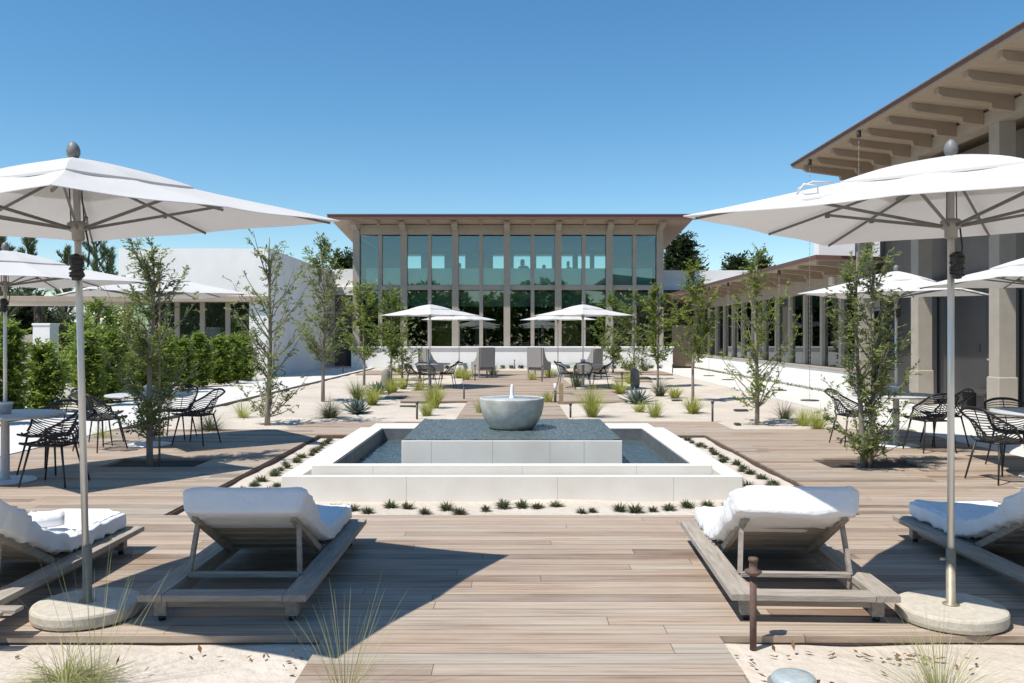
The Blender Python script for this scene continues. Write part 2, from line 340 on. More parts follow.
# dune sand, gently uneven, between the paths
def sandpatch(x0, x1, y0, y1, nx, ny, amp=0.025):
    t = MB(); v = []
    for j in range(ny + 1):
        for i in range(nx + 1):
            x = x0 + (x1 - x0) * i / nx; y = y0 + (y1 - y0) * j / ny
            v.append((x, y, SZ + amp * noise.noise(Vector((x * 0.9, y * 0.9, 3))) + amp * 0.5 * noise.noise(Vector((x * 3.1, y * 3.1, 9)))))
    f = [(j * (nx + 1) + i, j * (nx + 1) + i + 1, (j + 1) * (nx + 1) + i + 1, (j + 1) * (nx + 1) + i) for j in range(ny) for i in range(nx)]
    t.add(v, f, True); return t
struct('sand', sandpatch(-6.75, 6.75, 0.5, 41.9, 130, 330), 'sand')
struct('sand', sandpatch(-24, -9.35, 6, 32.7, 60, 100, 0.05), 'sand')
PIT = (-3.1, 3.1, 7.64, 13.76)
HL = (-5.02, -3.86, 10.42, 11.15); HR = (3.85, 5.05, 10.35, 11.05)
deck('wooden_deck', [(-6.7, 6.7, 4.57, 14.6), (-3.8, 3.76, 14.6, 15.9), (-1.0, 1.1, 0.6, 4.57)], [PIT, HL, HR])
deck('boardwalk', [(-1.07, 1.08, 15.93, 20.8), (-3.3, 2.8, 20.8, 24.4), (-2.9, 3.3, 24.4, 28.2), (-1.7, 1.9, 28.2, 35.2), (-6.4, 6.6, 35.2, 38.6)], [(1.1, 1.7, 23.0, 24.0), (-3.3, -2.7, 20.8, 22.3)])
for a in ((-4.4, -3.2, 31.0, 32.0), (3.6, 4.9, 30.0, 31.0), (3.9, 5.2, 32.2, 33.2)): deck('stepping_deck', [a], [])
# pale paving either side
t = MB(); t.box(-9.3, -6.72, -2, 42.0, -0.2, -0.02); struct('path', t, 'pave')
t = MB(); t.box(6.72, 9.0, -2, 42.0, -0.2, -0.02); t.box(-9.3, -6.76, 42.01, 45, -0.2, -0.022); struct('path', t, 'pave')
t = MB(); t.box(-6.76, -6.715, -2, 42, -0.2, 0.0); struct('path_edging', t, 'steel_dark')
t = MB(); t.box(6.705, 6.72, 14.7, 42, -0.2, -0.012); struct('path_edging', t, 'pave')

# ------------------------------------------------------------------ planted pit: steel edging, pool, bowl
t = thing('planting_bed_edging', 'rusted steel edging lining the sunken planting bed around the pool', 'edging', (0, 0, 0))
for nm, a in (('side_plate', (PIT[0] + .016, PIT[0] + .026, PIT[2] + .03, PIT[3] - .03)), ('side_plate', (PIT[1] - .026, PIT[1] - .016, PIT[2] + .03, PIT[3] - .03)), ('end_plate', (PIT[0] + .03, PIT[1] - .03, PIT[2] + .016, PIT[2] + .026)), ('end_plate', (PIT[0] + .03, PIT[1] - .03, PIT[3] - .026, PIT[3] - .016))):
    b = MB(); b.box(a[0], a[1], a[2], a[3], -0.2, -0.012); obj(nm, b, 'corten', t)
pool = thing('fountain_pool', 'square pale concrete fountain pool with raised spillway block in the middle', 'fountain', (0, 10.775, 0))
def ring(b, ox, oy, iX, iY, z0, z1, bev=0.008):
    b.box(-ox, ox, -oy, -iY, z0, z1, bev=bev); b.box(-ox, ox, iY, oy, z0, z1, bev=bev)
    b.box(-ox, -iX, -iY + .0005, iY - .0005, z0, z1, bev=0); b.box(iX, ox, -iY + .0005, iY - .0005, z0, z1, bev=0)
b = MB(); b.box(-2.29, 2.29, -2.245, -2.165, -0.2, 0.20, bev=.006); b.box(-2.29, 2.29, 2.06, 2.245, -0.2, 0.2, bev=.006); b.box(-2.29, -2.10, -2.1645, 2.0595, -0.2, 0.2); b.box(2.10, 2.29, -2.1645, 2.0595, -0.2, 0.2); obj('outer_wall', b, 'concrete', pool)
b = MB(); b.box(-2.015, 2.015, -2.13, -2.02, -0.2, 0.293, bev=.006); b.box(-2.015, 2.015, 1.345, 1.945, -0.2, 0.293, bev=.006); b.box(-2.015, -1.83, -2.0195, 1.3445, -0.2, 0.293); b.box(1.83, 2.015, -2.0195, 1.3445, -0.2, 0.293); obj('basin_rim', b, 'concrete', pool)
b = MB(); b.box(-1.829, 1.829, -2.019, -2.005, -0.2, 0.28); b.box(-1.829, 1.829, 1.33, 1.344, -.2, .28); b.box(-1.829, -1.815, -2.004, 1.329, -.2, .28); b.box(1.815, 1.829, -2.004, 1.329, -.2, .28); obj('basin_lining', b, 'poolin', pool)
def ripples(x0, x1, y0, y1, z, step, amp, sc1, ox=0, oy=0):
    nx = int((x1 - x0) / step); ny = int((y1 - y0) / step); v = []
    for jj in range(ny + 1):
        for ii in range(nx + 1):
            x = x0 + (x1 - x0) * ii / nx; y = y0 + (y1 - y0) * jj / ny; rr_ = math.hypot(x - ox, y - oy)
            v.append((x, y, z + amp * (noise.noise(Vector((x * sc1, y * sc1 * 1.3, 1))) + 0.5 * noise.noise(Vector((x * sc1 * 2.3, y * sc1 * 2.3, 5)))) + 0.35 * amp * math.sin(rr_ * 42) * math.exp(-rr_ * 0.7)))
    f = [(jj * (nx + 1) + ii, jj * (nx + 1) + ii + 1, (jj + 1) * (nx + 1) + ii + 1, (jj + 1) * (nx + 1) + ii) for jj in range(ny) for ii in range(nx)]
    q = MB(); q.add(v, f, True); return q
obj('basin_water', ripples(-1.815, 1.815, -2.0, 1.33, 0.12, 0.02, 0.009, 6), 'water', pool)
b = MB(); b.box(-2.099, -2.0155, -2.16, 2.05, -0.2, 0.10); b.box(2.0155, 2.099, -2.16, 2.05, -.2, .10); obj('gravel_channel', b, 'poolin', pool)
b = MB(); b.box(-1.23, 1.23, -1.2, 1.2, -0.05, 0.425, bev=0.006); blk = obj('spillway_block', b, 'concrete', pool)
obj('spill_water', ripples(-1.222, 1.222, -1.192, 1.192, 0.432, 0.016, 0.007, 8), 'water2', pool)
b = MB(); b.box(-1.222, 1.222, -1.192, 1.192, 0.4252, 0.4262); obj('spill_bed', b, 'poolin', pool)
for x in (-0.9, -0.22, 0.42, 0.8):
    b = MB(); b.box(x, x + 0.004, -1.2008, -1.199, 0.09, 0.42); obj('cast_joint', b, 'joint', pool)
for x in (-1.4, 0.1, 1.25):
    b = MB(); b.box(x, x + 0.003, -2.131, -2.129, 0.2, 0.285); b.box(x + .35, x + .353, -2.246, -2.244, -0.05, 0.195); obj('cast_joint', b, 'joint', pool)
bowl = thing('fountain_bowl', 'round grey cast stone bowl bubbling with water on the middle of the pool', 'bowl', (0, 10.77, 0.432))
b = MB(); b.lathe([(0.0, 0.001), (0.245, 0.001), (0.272, 0.012), (0.325, 0.08), (0.372, 0.175), (0.396, 0.275), (0.405, 0.365), (0.405, 0.378), (0.398, 0.384), (0.375, 0.384), (0.368, 0.378), (0.362, 0.36), (0.0, 0.34)], 64); obj('basin', b, 'bowl', bowl)
b = MB(); b.lathe([(0.366, 0.366), (0.366, 0.379)], 48); obj('bowl_water', b, 'froth', bowl)
b = MB(); b.lathe([(0.045, 0.372), (0.032, 0.39), (0.025, 0.43), (0.022, 0.49), (0.018, 0.53), (0.009, 0.548), (0.0, 0.552)], 14); obj('water_jet', b, 'jet', bowl)

# little tufts in the bed
def tuft_mb(n, L, W, spread, droop, seed, jitter=0.03, lv=0.3):
    r = random.Random(seed); b = MB()
    for i in range(n):
        a = r.uniform(0, 2 * PI); s = r.uniform(0, 1) ** 0.7 * spread
        d = Vector((math.cos(a) * s, math.sin(a) * s, 1)); p = Vector((math.cos(a), math.sin(a), 0)) * r.uniform(0, jitter)
        b.blade(p, d, L * r.uniform(1 - lv, 1 + lv * 0.4), W, droop * r.uniform(0.5, 1.3))
    return b
pr = [obj('ground_cover_plant', tuft_mb(120, 0.085, 0.012, 1.2, 0.8, 100 + k, 0.04), 'grassd') for k in range(4)]
spots = []
rr = random.Random(3)
for k in range(30): spots.append((-2.6 + k * 0.178 + rr.uniform(-.05, .05), 8.1 + rr.uniform(-.2, .16)))
for sx in (-1, 1):
    for j in range(24):
        for q in range(2): spots.append((sx * (2.5 + q * 0.3 + rr.uniform(-.07, .07)), 8.1 + j * 0.232 + rr.uniform(-.08, .08)))
for i, (x, y) in enumerate(spots):
    o = pr[i] if i < 4 else pr[i % 4].copy()
    if i >= 4: COL.objects.link(o)
    o.location = (x, y, SZ + 0.005); o.rotation_euler = (0, 0, rr.uniform(0, 6)); s_ = rr.uniform(0.65, 1.1); o.scale = (s_, s_, s_ * rr.uniform(.8, 1.1))
    tag(o, 'tiny dark green tuft planted in the sand strip around the fountain pool', 'plant', 'ground cover tufts around the pool')

# ------------------------------------------------------------------ parasols
def parasol(label, loc, yaw, tilt=(0, 0), Rr=1.5, hem=2.255, apex=2.60, ctilt=None, stone=True, pouch=True, group='white square parasols', detail=True, z0=0.0):
    root = thing('parasol', label, 'parasol', (loc[0], loc[1], z0), 0, group)
    T = Matrix.Rotation(yaw, 4, 'Z'); ax = Vector((tilt[1], -tilt[0], 0))
    if ax.length > 1e-6: T = Matrix.Rotation(ax.length, 4, ax.normalized()) @ T
    TP = T
    if ctilt:
        ax = Vector((ctilt[1], -ctilt[0], 0)); c0 = TP @ Vector((0, 0, hem))
        T = Matrix.Translation(c0) @ Matrix.Rotation(ax.length, 4, ax.normalized()) @ Matrix.Rotation(yaw, 4, 'Z') @ Matrix.Translation((0, 0, -hem))
    b = MB()
    if stone:
        b.lathe([(0.0, 0.003), (0.27, 0.003), (0.285, 0.012), (0.29, 0.03), (0.29, 0.068), (0.284, 0.08), (0.272, 0.084), (0.0, 0.084)], 96, smooth=False); obj('base', b, 'travertine', root)
        b = MB(); b.lathe([(0.045, 0.084), (0.045, 0.09), (0.0255, 0.095), (0.0255, 0.40), (0.0, 0.40)], 20); b.lathe([(0.008, 0.0), (0.008, 0.03), (0, 0.03)], 8, mx=Matrix.Translation((-.03, -.0, .34)) @ Matrix.Rotation(-PI / 2, 4, 'Y'))
        obj('sleeve', b, 'brass', root)
    b = MB(); b.tube([(0, 0, 0.09), (0, 0, apex + 0.01)], 0.0188, 16 if detail else 8, mx=TP); obj('pole', b, 'alu', root)
    # canopy: N steps from apex to hem, square, with the hems scalloped in slightly
    def edge_pt(u):     # u in 0..8 -> point of the unit square outline (corners at 0,2,4,6)
        k = int(u // 2) % 4; t = (u / 2) % 1
        a = Vector((math.cos(k * PI / 2), math.sin(k * PI / 2))); c = Vector((math.cos((k + 1) * PI / 2), math.sin((k + 1) * PI / 2)))
        p = a.lerp(c, t); return p * (1 - 0.022 * abs(math.sin(t * 2 * PI))), t
    def shell(rad, zt, zh, r0, nu=8, nr=9, th=0.004, wav=0.0, dome=0.0):
        v = []; f = []; U = 8 * nu
        for layer in (0, 1):
            for j in range(nr + 1):
                q = r0 + (1 - r0) * j / nr
                for i in range(U):
                    p, t = edge_pt(i / nu); sg = abs(math.sin(t * 2 * PI))
                    w_ = (q - r0) / (1 - r0); z = zt + (zh - zt) * (w_ * (1 - dome) + dome * w_ * w_) - 0.02 * q * sg * rad * (1 - abs(2 * q - 1.1)) + 0.006 * wav * math.sin(q * 9 + i * 0.9)
                    v.append((p.x * q * rad, p.y * q * rad, z - layer * th))
        NL = U * (nr + 1)
        for j in range(nr):
            for i in range(U):
                a = j * U + i; c = j * U + (i + 1) % U
                f.append((a, a + U, c + U, c)); f.append((a + NL, c + NL, c + U + NL, a + U + NL))
        for i in range(U):
            a = nr * U + i; c = nr * U + (i + 1) % U; f.append((a, a + NL, c + NL, c)); a = i; c = (i + 1) % U; f.append((a, c, c + NL, a + NL))
        b = MB(); b.add(v, f, False, T); return b
    cn = obj('canopy', shell(Rr, apex - 0.045, hem, 0.08, 8, 12, wav=0.5), 'canvas', root)
    zv = hem + (apex - hem) * 0.60
    obj('vent_flap', shell(Rr * 0.42, apex + 0.004, hem + (apex - 0.045 - hem) * 0.58 + 0.024, 0.03, 6, 8, th=0.014, wav=0.2, dome=0.45), 'canvas', cn)
    b = MB(); b.lathe([(0.0, apex + 0.0), (0.026, apex + 0.004), (0.036, apex + 0.025), (0.037, apex + 0.045), (0.030, apex + 0.07), (0.018, apex + 0.088), (0.006, apex + 0.097), (0.0, apex + 0.098)], 20, mx=T); obj('finial', b, 'finial', root)
    hz = hem - 0.045
    b = MB(); b.lathe([(0.028, hz - 0.07), (0.034, hz - 0.06), (0.034, hz - 0.02), (0.055, hz - 0.01), (0.055, hz + 0.03), (0.04, hz + 0.04), (0.026, hz + 0.04)], 16, mx=T); obj('hub', b, 'hub', root)
    for k in range(8):
        p, _ = edge_pt(k); p = p * Rr * (1.0 if k % 2 == 0 else 1.02)
        q = lambda s, dz=0.0: (p.x * s, p.y * s, apex - 0.066 + (hem - apex + 0.038) * s + dz)
        b = MB(); b.bar(q(0.03), q(0.955), 0.010, 0.014, mx=T); rb = obj('rib', b, 'rib', root)
        if detail:
            e = q(0.56 if k % 2 == 0 else 0.62, -0.012)
            b = MB(); b.bar((p.x / p.length * 0.05, p.y / p.length * 0.05, hz), e, 0.010, 0.016, mx=T); obj('strut', b, 'rib', root)
            b = MB(); b.box(-.011, .011, -.011, .011, -.018, .010, mx=T @ Matrix.Translation(e)); obj('hinge', b, 'rib', rb)
    if detail:
        b = MB(); b.tube([(0.03, 0, apex - .08), (0.034, 0, hz + 0.04)], 0.0035, 6, mx=T); b.tube([(-0.03, -.01, apex - .08), (-0.032, -.01, hz + 0.04)], 0.0035, 6, mx=T); b.tube([(0.04, -.02, hz), (0.055, -0.02, hz - .12), (0.04, -0.02, hz - 0.22)], 0.005, 6, mx=T); obj('rope', b, 'black', root)
    if pouch:
        b = MB(); v = []
        b.lathe([(0.0, -0.08), (0.022, -0.076), (0.034, -0.05), (0.030, -0.01), (0.037, 0.03), (0.033, 0.06), (0.014, 0.074), (0.0, 0.076)], 14, mx=Matrix.Translation((0.012, -0.045, 0)) @ TP @ Matrix.Translation((0, 0, hz - 0.22)))
        b.v = [tuple(Vector(v_) + Vector((1, 1, 0)) * 0.014 * noise.noise(Vector(v_) * 40)) for v_ in b.v]
        for q_ in range(5): b.tube([Vector((0.012, -0.045, 0)) + TP @ Vector((0.036 * math.cos(a_), 0.036 * math.sin(a_), hz - 0.27 + 0.024 * q_ + .012 * math.sin(a_ + q_))) for a_ in [k_ * 0.52 for k_ in range(13)]], 0.006, 5)
        obj('rope_bundle', b, 'black', root)
    return root
parasol('big white parasol on a round stone base beside the left foreground lounger', (-2.42, 4.90), 0.40, (0.022, 0.006), Rr=1.50, hem=2.25, ctilt=(0.037, 0.043))
pr2 = parasol('big white parasol on a round stone base beside the right foreground lounger', (2.47, 4.84), 0.10, (0.004, 0.008), Rr=1.54, hem=2.255)
b = MB(); b.tube([(-1.00, -.40, 2.325), (-0.97, -.42, 2.375), (-0.90, -.42, 2.365), (-0.89, -.40, 2.335), (-0.95, -.38, 2.33), (-0.98, -.36, 2.36), (-0.90, -.35, 2.40), (-0.80, -.35, 2.395)], 0.006, 6); obj('tie_strap', b, 'white', pr2)
PT = dict(Rr=1.5, hem=2.19, apex=2.52, stone=False)
parasol('white parasol through the round table at the far left edge of the deck', (-5.54, 9.40), 0.13, **PT)
parasol('white parasol over the left dining table beyond the tree in the deck', (-5.27, 12.5), -0.12, **PT)
parasol('white parasol partly out of view above the right edge table', (6.02, 9.62), 0.72, **PT)
parasol('white parasol over the right dining table behind the tree in the deck', (5.56, 12.45), 0.12, **PT)
PF = dict(Rr=1.5, hem=2.19, apex=2.52, stone=False, detail=False, pouch=False, group='white parasols by the glass pavilion')
parasol('white parasol over the left table in the sand garden', (G(430, 26), 26.0), 0.1, **PF)
parasol('white parasol behind the left one, above grey club chairs', (G(458.5, 33), 33.4), 0.3, **PF)
parasol('white parasol over the right table in the sand garden', (G(583, 26), 26.0), -0.1, **PF)
parasol('white parasol behind the right one, above grey club chairs', (G(558.5, 33), 33.4), -0.2, **PF)

# ------------------------------------------------------------------ tables
def table(label, loc, r=0.6, h=0.74, grp='round pedestal tables', z=0.0):
    t = thing('round_table', label, 'table', (*loc, z), 0, grp)
    b = MB(); b.lathe([(0.0, h - 0.03), (r - 0.02, h - 0.03), (r, h - 0.022), (r, h - 0.004), (r - 0.004, h), (0.035, h), (0.026, h - 0.001)], 48); obj('tabletop', b, 'table', t)
    b = MB(); b.lathe([(0.06, 0.02), (0.046, 0.04), (0.042, h - 0.06), (0.10, h - 0.031)], 20); obj('pedestal', b, 'table', t)
    b = MB(); b.lathe([(0.0, 0.002), (0.31, 0.002), (0.31, 0.014), (0.3, 0.02), (0.06, 0.026)], 40); obj('foot_plate', b, 'white', t)
    b = MB(); b.lathe([(0.055, h + 0.001), (0.075, h + 0.10), (0.08, h + 0.10), (0.08, h + 0.125), (0.024, h + 0.125)], 16); obj('pole_collar', b, 'white', t)
    return t
table('round pale table cut off by the left edge of the picture', (-5.54, 9.40))
table('round pale table behind the deck tree on the left', (-5.27, 12.5))
table('round pale table cut off by the right edge of the picture', (6.02, 9.62))
table('round pale table behind the deck tree on the right', (5.56, 12.45))
table('small round table left of the walkway in front of the pavilion', (G(430, 26), 26.0), r=0.62, grp='round tables in the sand garden')
table('small round table right of the walkway in front of the pavilion', (G(583, 26), 26.0), r=0.62, grp='round tables in the sand garden')

# ------------------------------------------------------------------ wire chairs (local +y = the way the sitter faces)
def wire_chair():
    t = thing('wire_chair', 'chair', 'chair', (0, 0, 0))
    def shell_pt(u, s):      # s: 0 front of the seat .. 1 top of the back; u: -1..1 across
        if s < 0.5:
            q = s / 0.5; y = 0.24 - 0.44 * q; z = 0.445 - 0.03 * math.sin(q * PI); hw = 0.235 + 0.03 * q; cu = 0.02 + 0.12 * q * q
        else:
            q = (s - 0.5) / 0.5; y = -0.20 - 0.15 * q; z = 0.445 + 0.37 * q; hw = 0.275 - 0.055 * q * q; cu = 0.15 * (1 - q) ** 1.3 - 0.055 * q
        au = abs(u)
        return Vector((u * hw, y + (0.16 * (1 - abs(2 * s - 1.15)) * au ** 2.2 if s > 0.3 else 0), z + cu * au ** 2.5))
    b = MB()
    for k in range(11):
        s = 0.56 + 0.42 * k / 10
        b.tube([shell_pt(-1 + i / 6, s) for i in range(13)], 0.0058, 5)
    b.tube([shell_pt(0, 0.5 + 0.5 * i / 8) for i in range(9)], 0.006, 5)
    obj('backrest', b, 'wire', t)
    b = MB()
    for k in range(13):
        s = 0.02 + 0.5 * k / 12; b.tube([shell_pt(-1 + i / 5, s) for i in range(11)], 0.0058, 5)
    for u in (-.6, -.2, .2, .6): b.tube([shell_pt(u, 0.52 * i / 8) for i in range(9)], 0.006, 5)
    obj('seat', b, 'wire', t)
    b = MB(); pts = [shell_pt(-1, 1 - i / 16) for i in range(17)] + [shell_pt(-1 + 2 * i / 8, 0) for i in range(1, 8)] + [shell_pt(1, i / 16) for i in range(17)] + [shell_pt(1 - 2 * i / 8, 1) for i in range(1, 9)]
    b.tube(pts, 0.013, 6); obj('frame', b, 'black', t)
    for sx in (-1, 1):
        for (y0, y1) in ((0.17, 0.25), (-0.17, -0.25)):
            b = MB(); b.tube([(sx * 0.165, y0, 0.432), (sx * 0.235, y1, 0.004)], [0.013, 0.009], 8); obj('leg', b, 'black', t)
    b = MB(); b.tube([(-.165, -.17, .43), (.165, -.17, .43), (.165, .17, .43), (-.165, .17, .43), (-.165, -.17, .43)], 0.011, 6)
    for sx in (-1, 1):
        for sy in (-1, 1): b.tube([(sx * .165, sy * .17, .43), (sx * .24, sy * .17, .478)], 0.009, 6)
    obj('seat_rail', b, 'black', t)
    return t
proto = wire_chair(); used = [False]
gd = 'black wire chairs around the dining tables'
def face(dx, dy): return math.atan2(dy, dx) - PI / 2
for x, y, dx, dy, lab in (
    (-4.90, 9.22, -1, 0.05, 'black wire chair in front of the left edge table, nearest the parasol pole'),
    (-5.38, 10.02, -0.1, -1, 'black wire chair on the far side of the left edge table'),
    (-6.25, 9.3, 1, 0, 'black wire chair just outside the left edge table'),
    (-5.72, 11.95, 0.45, 1, 'black wire chair with its back to us at the table behind the left deck tree'),
    (-6.03, 12.6, 1, 0.1, 'black wire chair left of the table behind the left deck tree'),
    (-4.62, 12.6, -1, 0.2, 'black wire chair right of the table behind the left deck tree'),
    (-5.2, 13.3, 0, -1, 'black wire chair beyond the table behind the left deck tree'),
    (4.98, 12.55, 1, 0.1, 'black wire chair half hidden by the trunk of the right deck tree'),
    (5.75, 11.85, -0.1, 1, 'black wire chair seen from behind, right of the right deck tree'),
    (6.28, 12.5, -1, 0.1, 'black wire chair beside the right parasol pole, facing the table'),
    (5.35, 9.42, 1, 0.25, 'black wire chair nearest the right lounger, turned to the right edge table'),
    (6.05, 10.35, -0.15, -1, 'black wire chair cut off by the right edge, beyond the table')):
    place(proto, used, (x, y, 0.0), face(dx, dy), lab, gd)
gs = 'dark chairs in the sand garden'
for x, y, dx, dy, lab in ((G(414, 26), 26.0, 1, 0.2, 'dark chair left of the left sand garden table'), (G(447, 26), 26.0, -1, 0.1, 'dark chair right of the left sand garden table'), (G(427, 25.3), 25.3, 0.3, 1, 'dark chair in front of the left sand garden table'),
        (G(566, 26), 26.0, 1, 0.1, 'dark chair left of the right sand garden table'), (G(601, 26), 26.1, -1, 0.1, 'dark chair right of the right sand garden table'), (G(583, 25.2), 25.2, 0, 1, 'dark chair in front of the right sand garden table')):
    place(proto, used, (x, y, 0), face(dx, dy), lab, gs)
# high-backed wicker club chairs
def club():
    t = thing('club_chair', 'chair', 'club chair')
    b = MB(); b.prism([(-0.36, 0.40), (-0.29, 0.40), (-0.33, 1.14), (-0.40, 1.14)], 'x', -0.27, 0.27); obj('backrest', b, 'wicker', t)
    for sx in (-1, 1):
        b = MB(); b.prism([(-0.34, 0.30), (0.36, 0.30), (0.36, 0.58), (0.08, 0.62), (-0.10, 0.76), (-0.22, 0.98), (-0.27, 1.13), (-0.37, 1.13)], 'x', sx * 0.275 if sx > 0 else -0.33, 0.33 if sx > 0 else -0.275); obj('side_wing', b, 'wicker', t)
    b = MB(); b.box(-0.27, 0.27, -0.28, 0.34, 0.28, 0.38, bev=.02); obj('seat_base', b, 'wicker', t)
    b = MB(); b.box(-0.265, 0.265, -0.27, 0.36, 0.385, 0.48, bev=.03); obj('cushion', b, 'table', t)
    for sx in (-1, 1):
        for y in (-0.30, 0.30):
            b = MB(); b.box(sx * 0.30 - .02, sx * 0.30 + .02, y - .02, y + .02, 0.002, 0.299); obj('leg', b, 'wicker', t)
    return t
proto = club(); used = [False]; gc = 'grey wicker club chairs before the pavilion'
for px, d, dx, dy, lab in ((431, 32.2, 0.75, 0.6, 'grey wicker club chair on the far left, back turned to us'), (483, 32.2, -0.45, 0.9, 'grey wicker club chair just left of the walkway'), (539, 32.2, 0.45, 0.9, 'grey wicker club chair just right of the walkway'), (590, 32.2, -0.75, 0.6, 'grey wicker club chair on the far right, behind the dark chairs')):
    place(proto, used, (G(px, d), d, 0 if abs(G(px, d)) < 1.7 else SZ), face(dx, dy), lab, gc)
for px, lab in ((458.5, 'low white drum table between the two left club chairs'), (558.5, 'low white drum table between the two right club chairs')):
    t = thing('drum_table', lab, 'side table', (G(px, 33), 33.4, SZ), 0, 'white drum tables')
    b = MB(); b.lathe([(0.0, 0.002), (0.28, 0.002), (0.30, 0.03), (0.30, 0.52)], 28); obj('drum', b, 'white', t)
    b = MB(); b.lathe([(0.30, 0.521), (0.31, 0.53), (0.31, 0.555), (0.03, 0.555)], 28); obj('tabletop', b, 'white', t)
    b = MB(); b.lathe([(0.14, 0.557), (0.14, 0.60), (0.03, 0.61)], 16); obj('pole_collar', b, 'black', t)

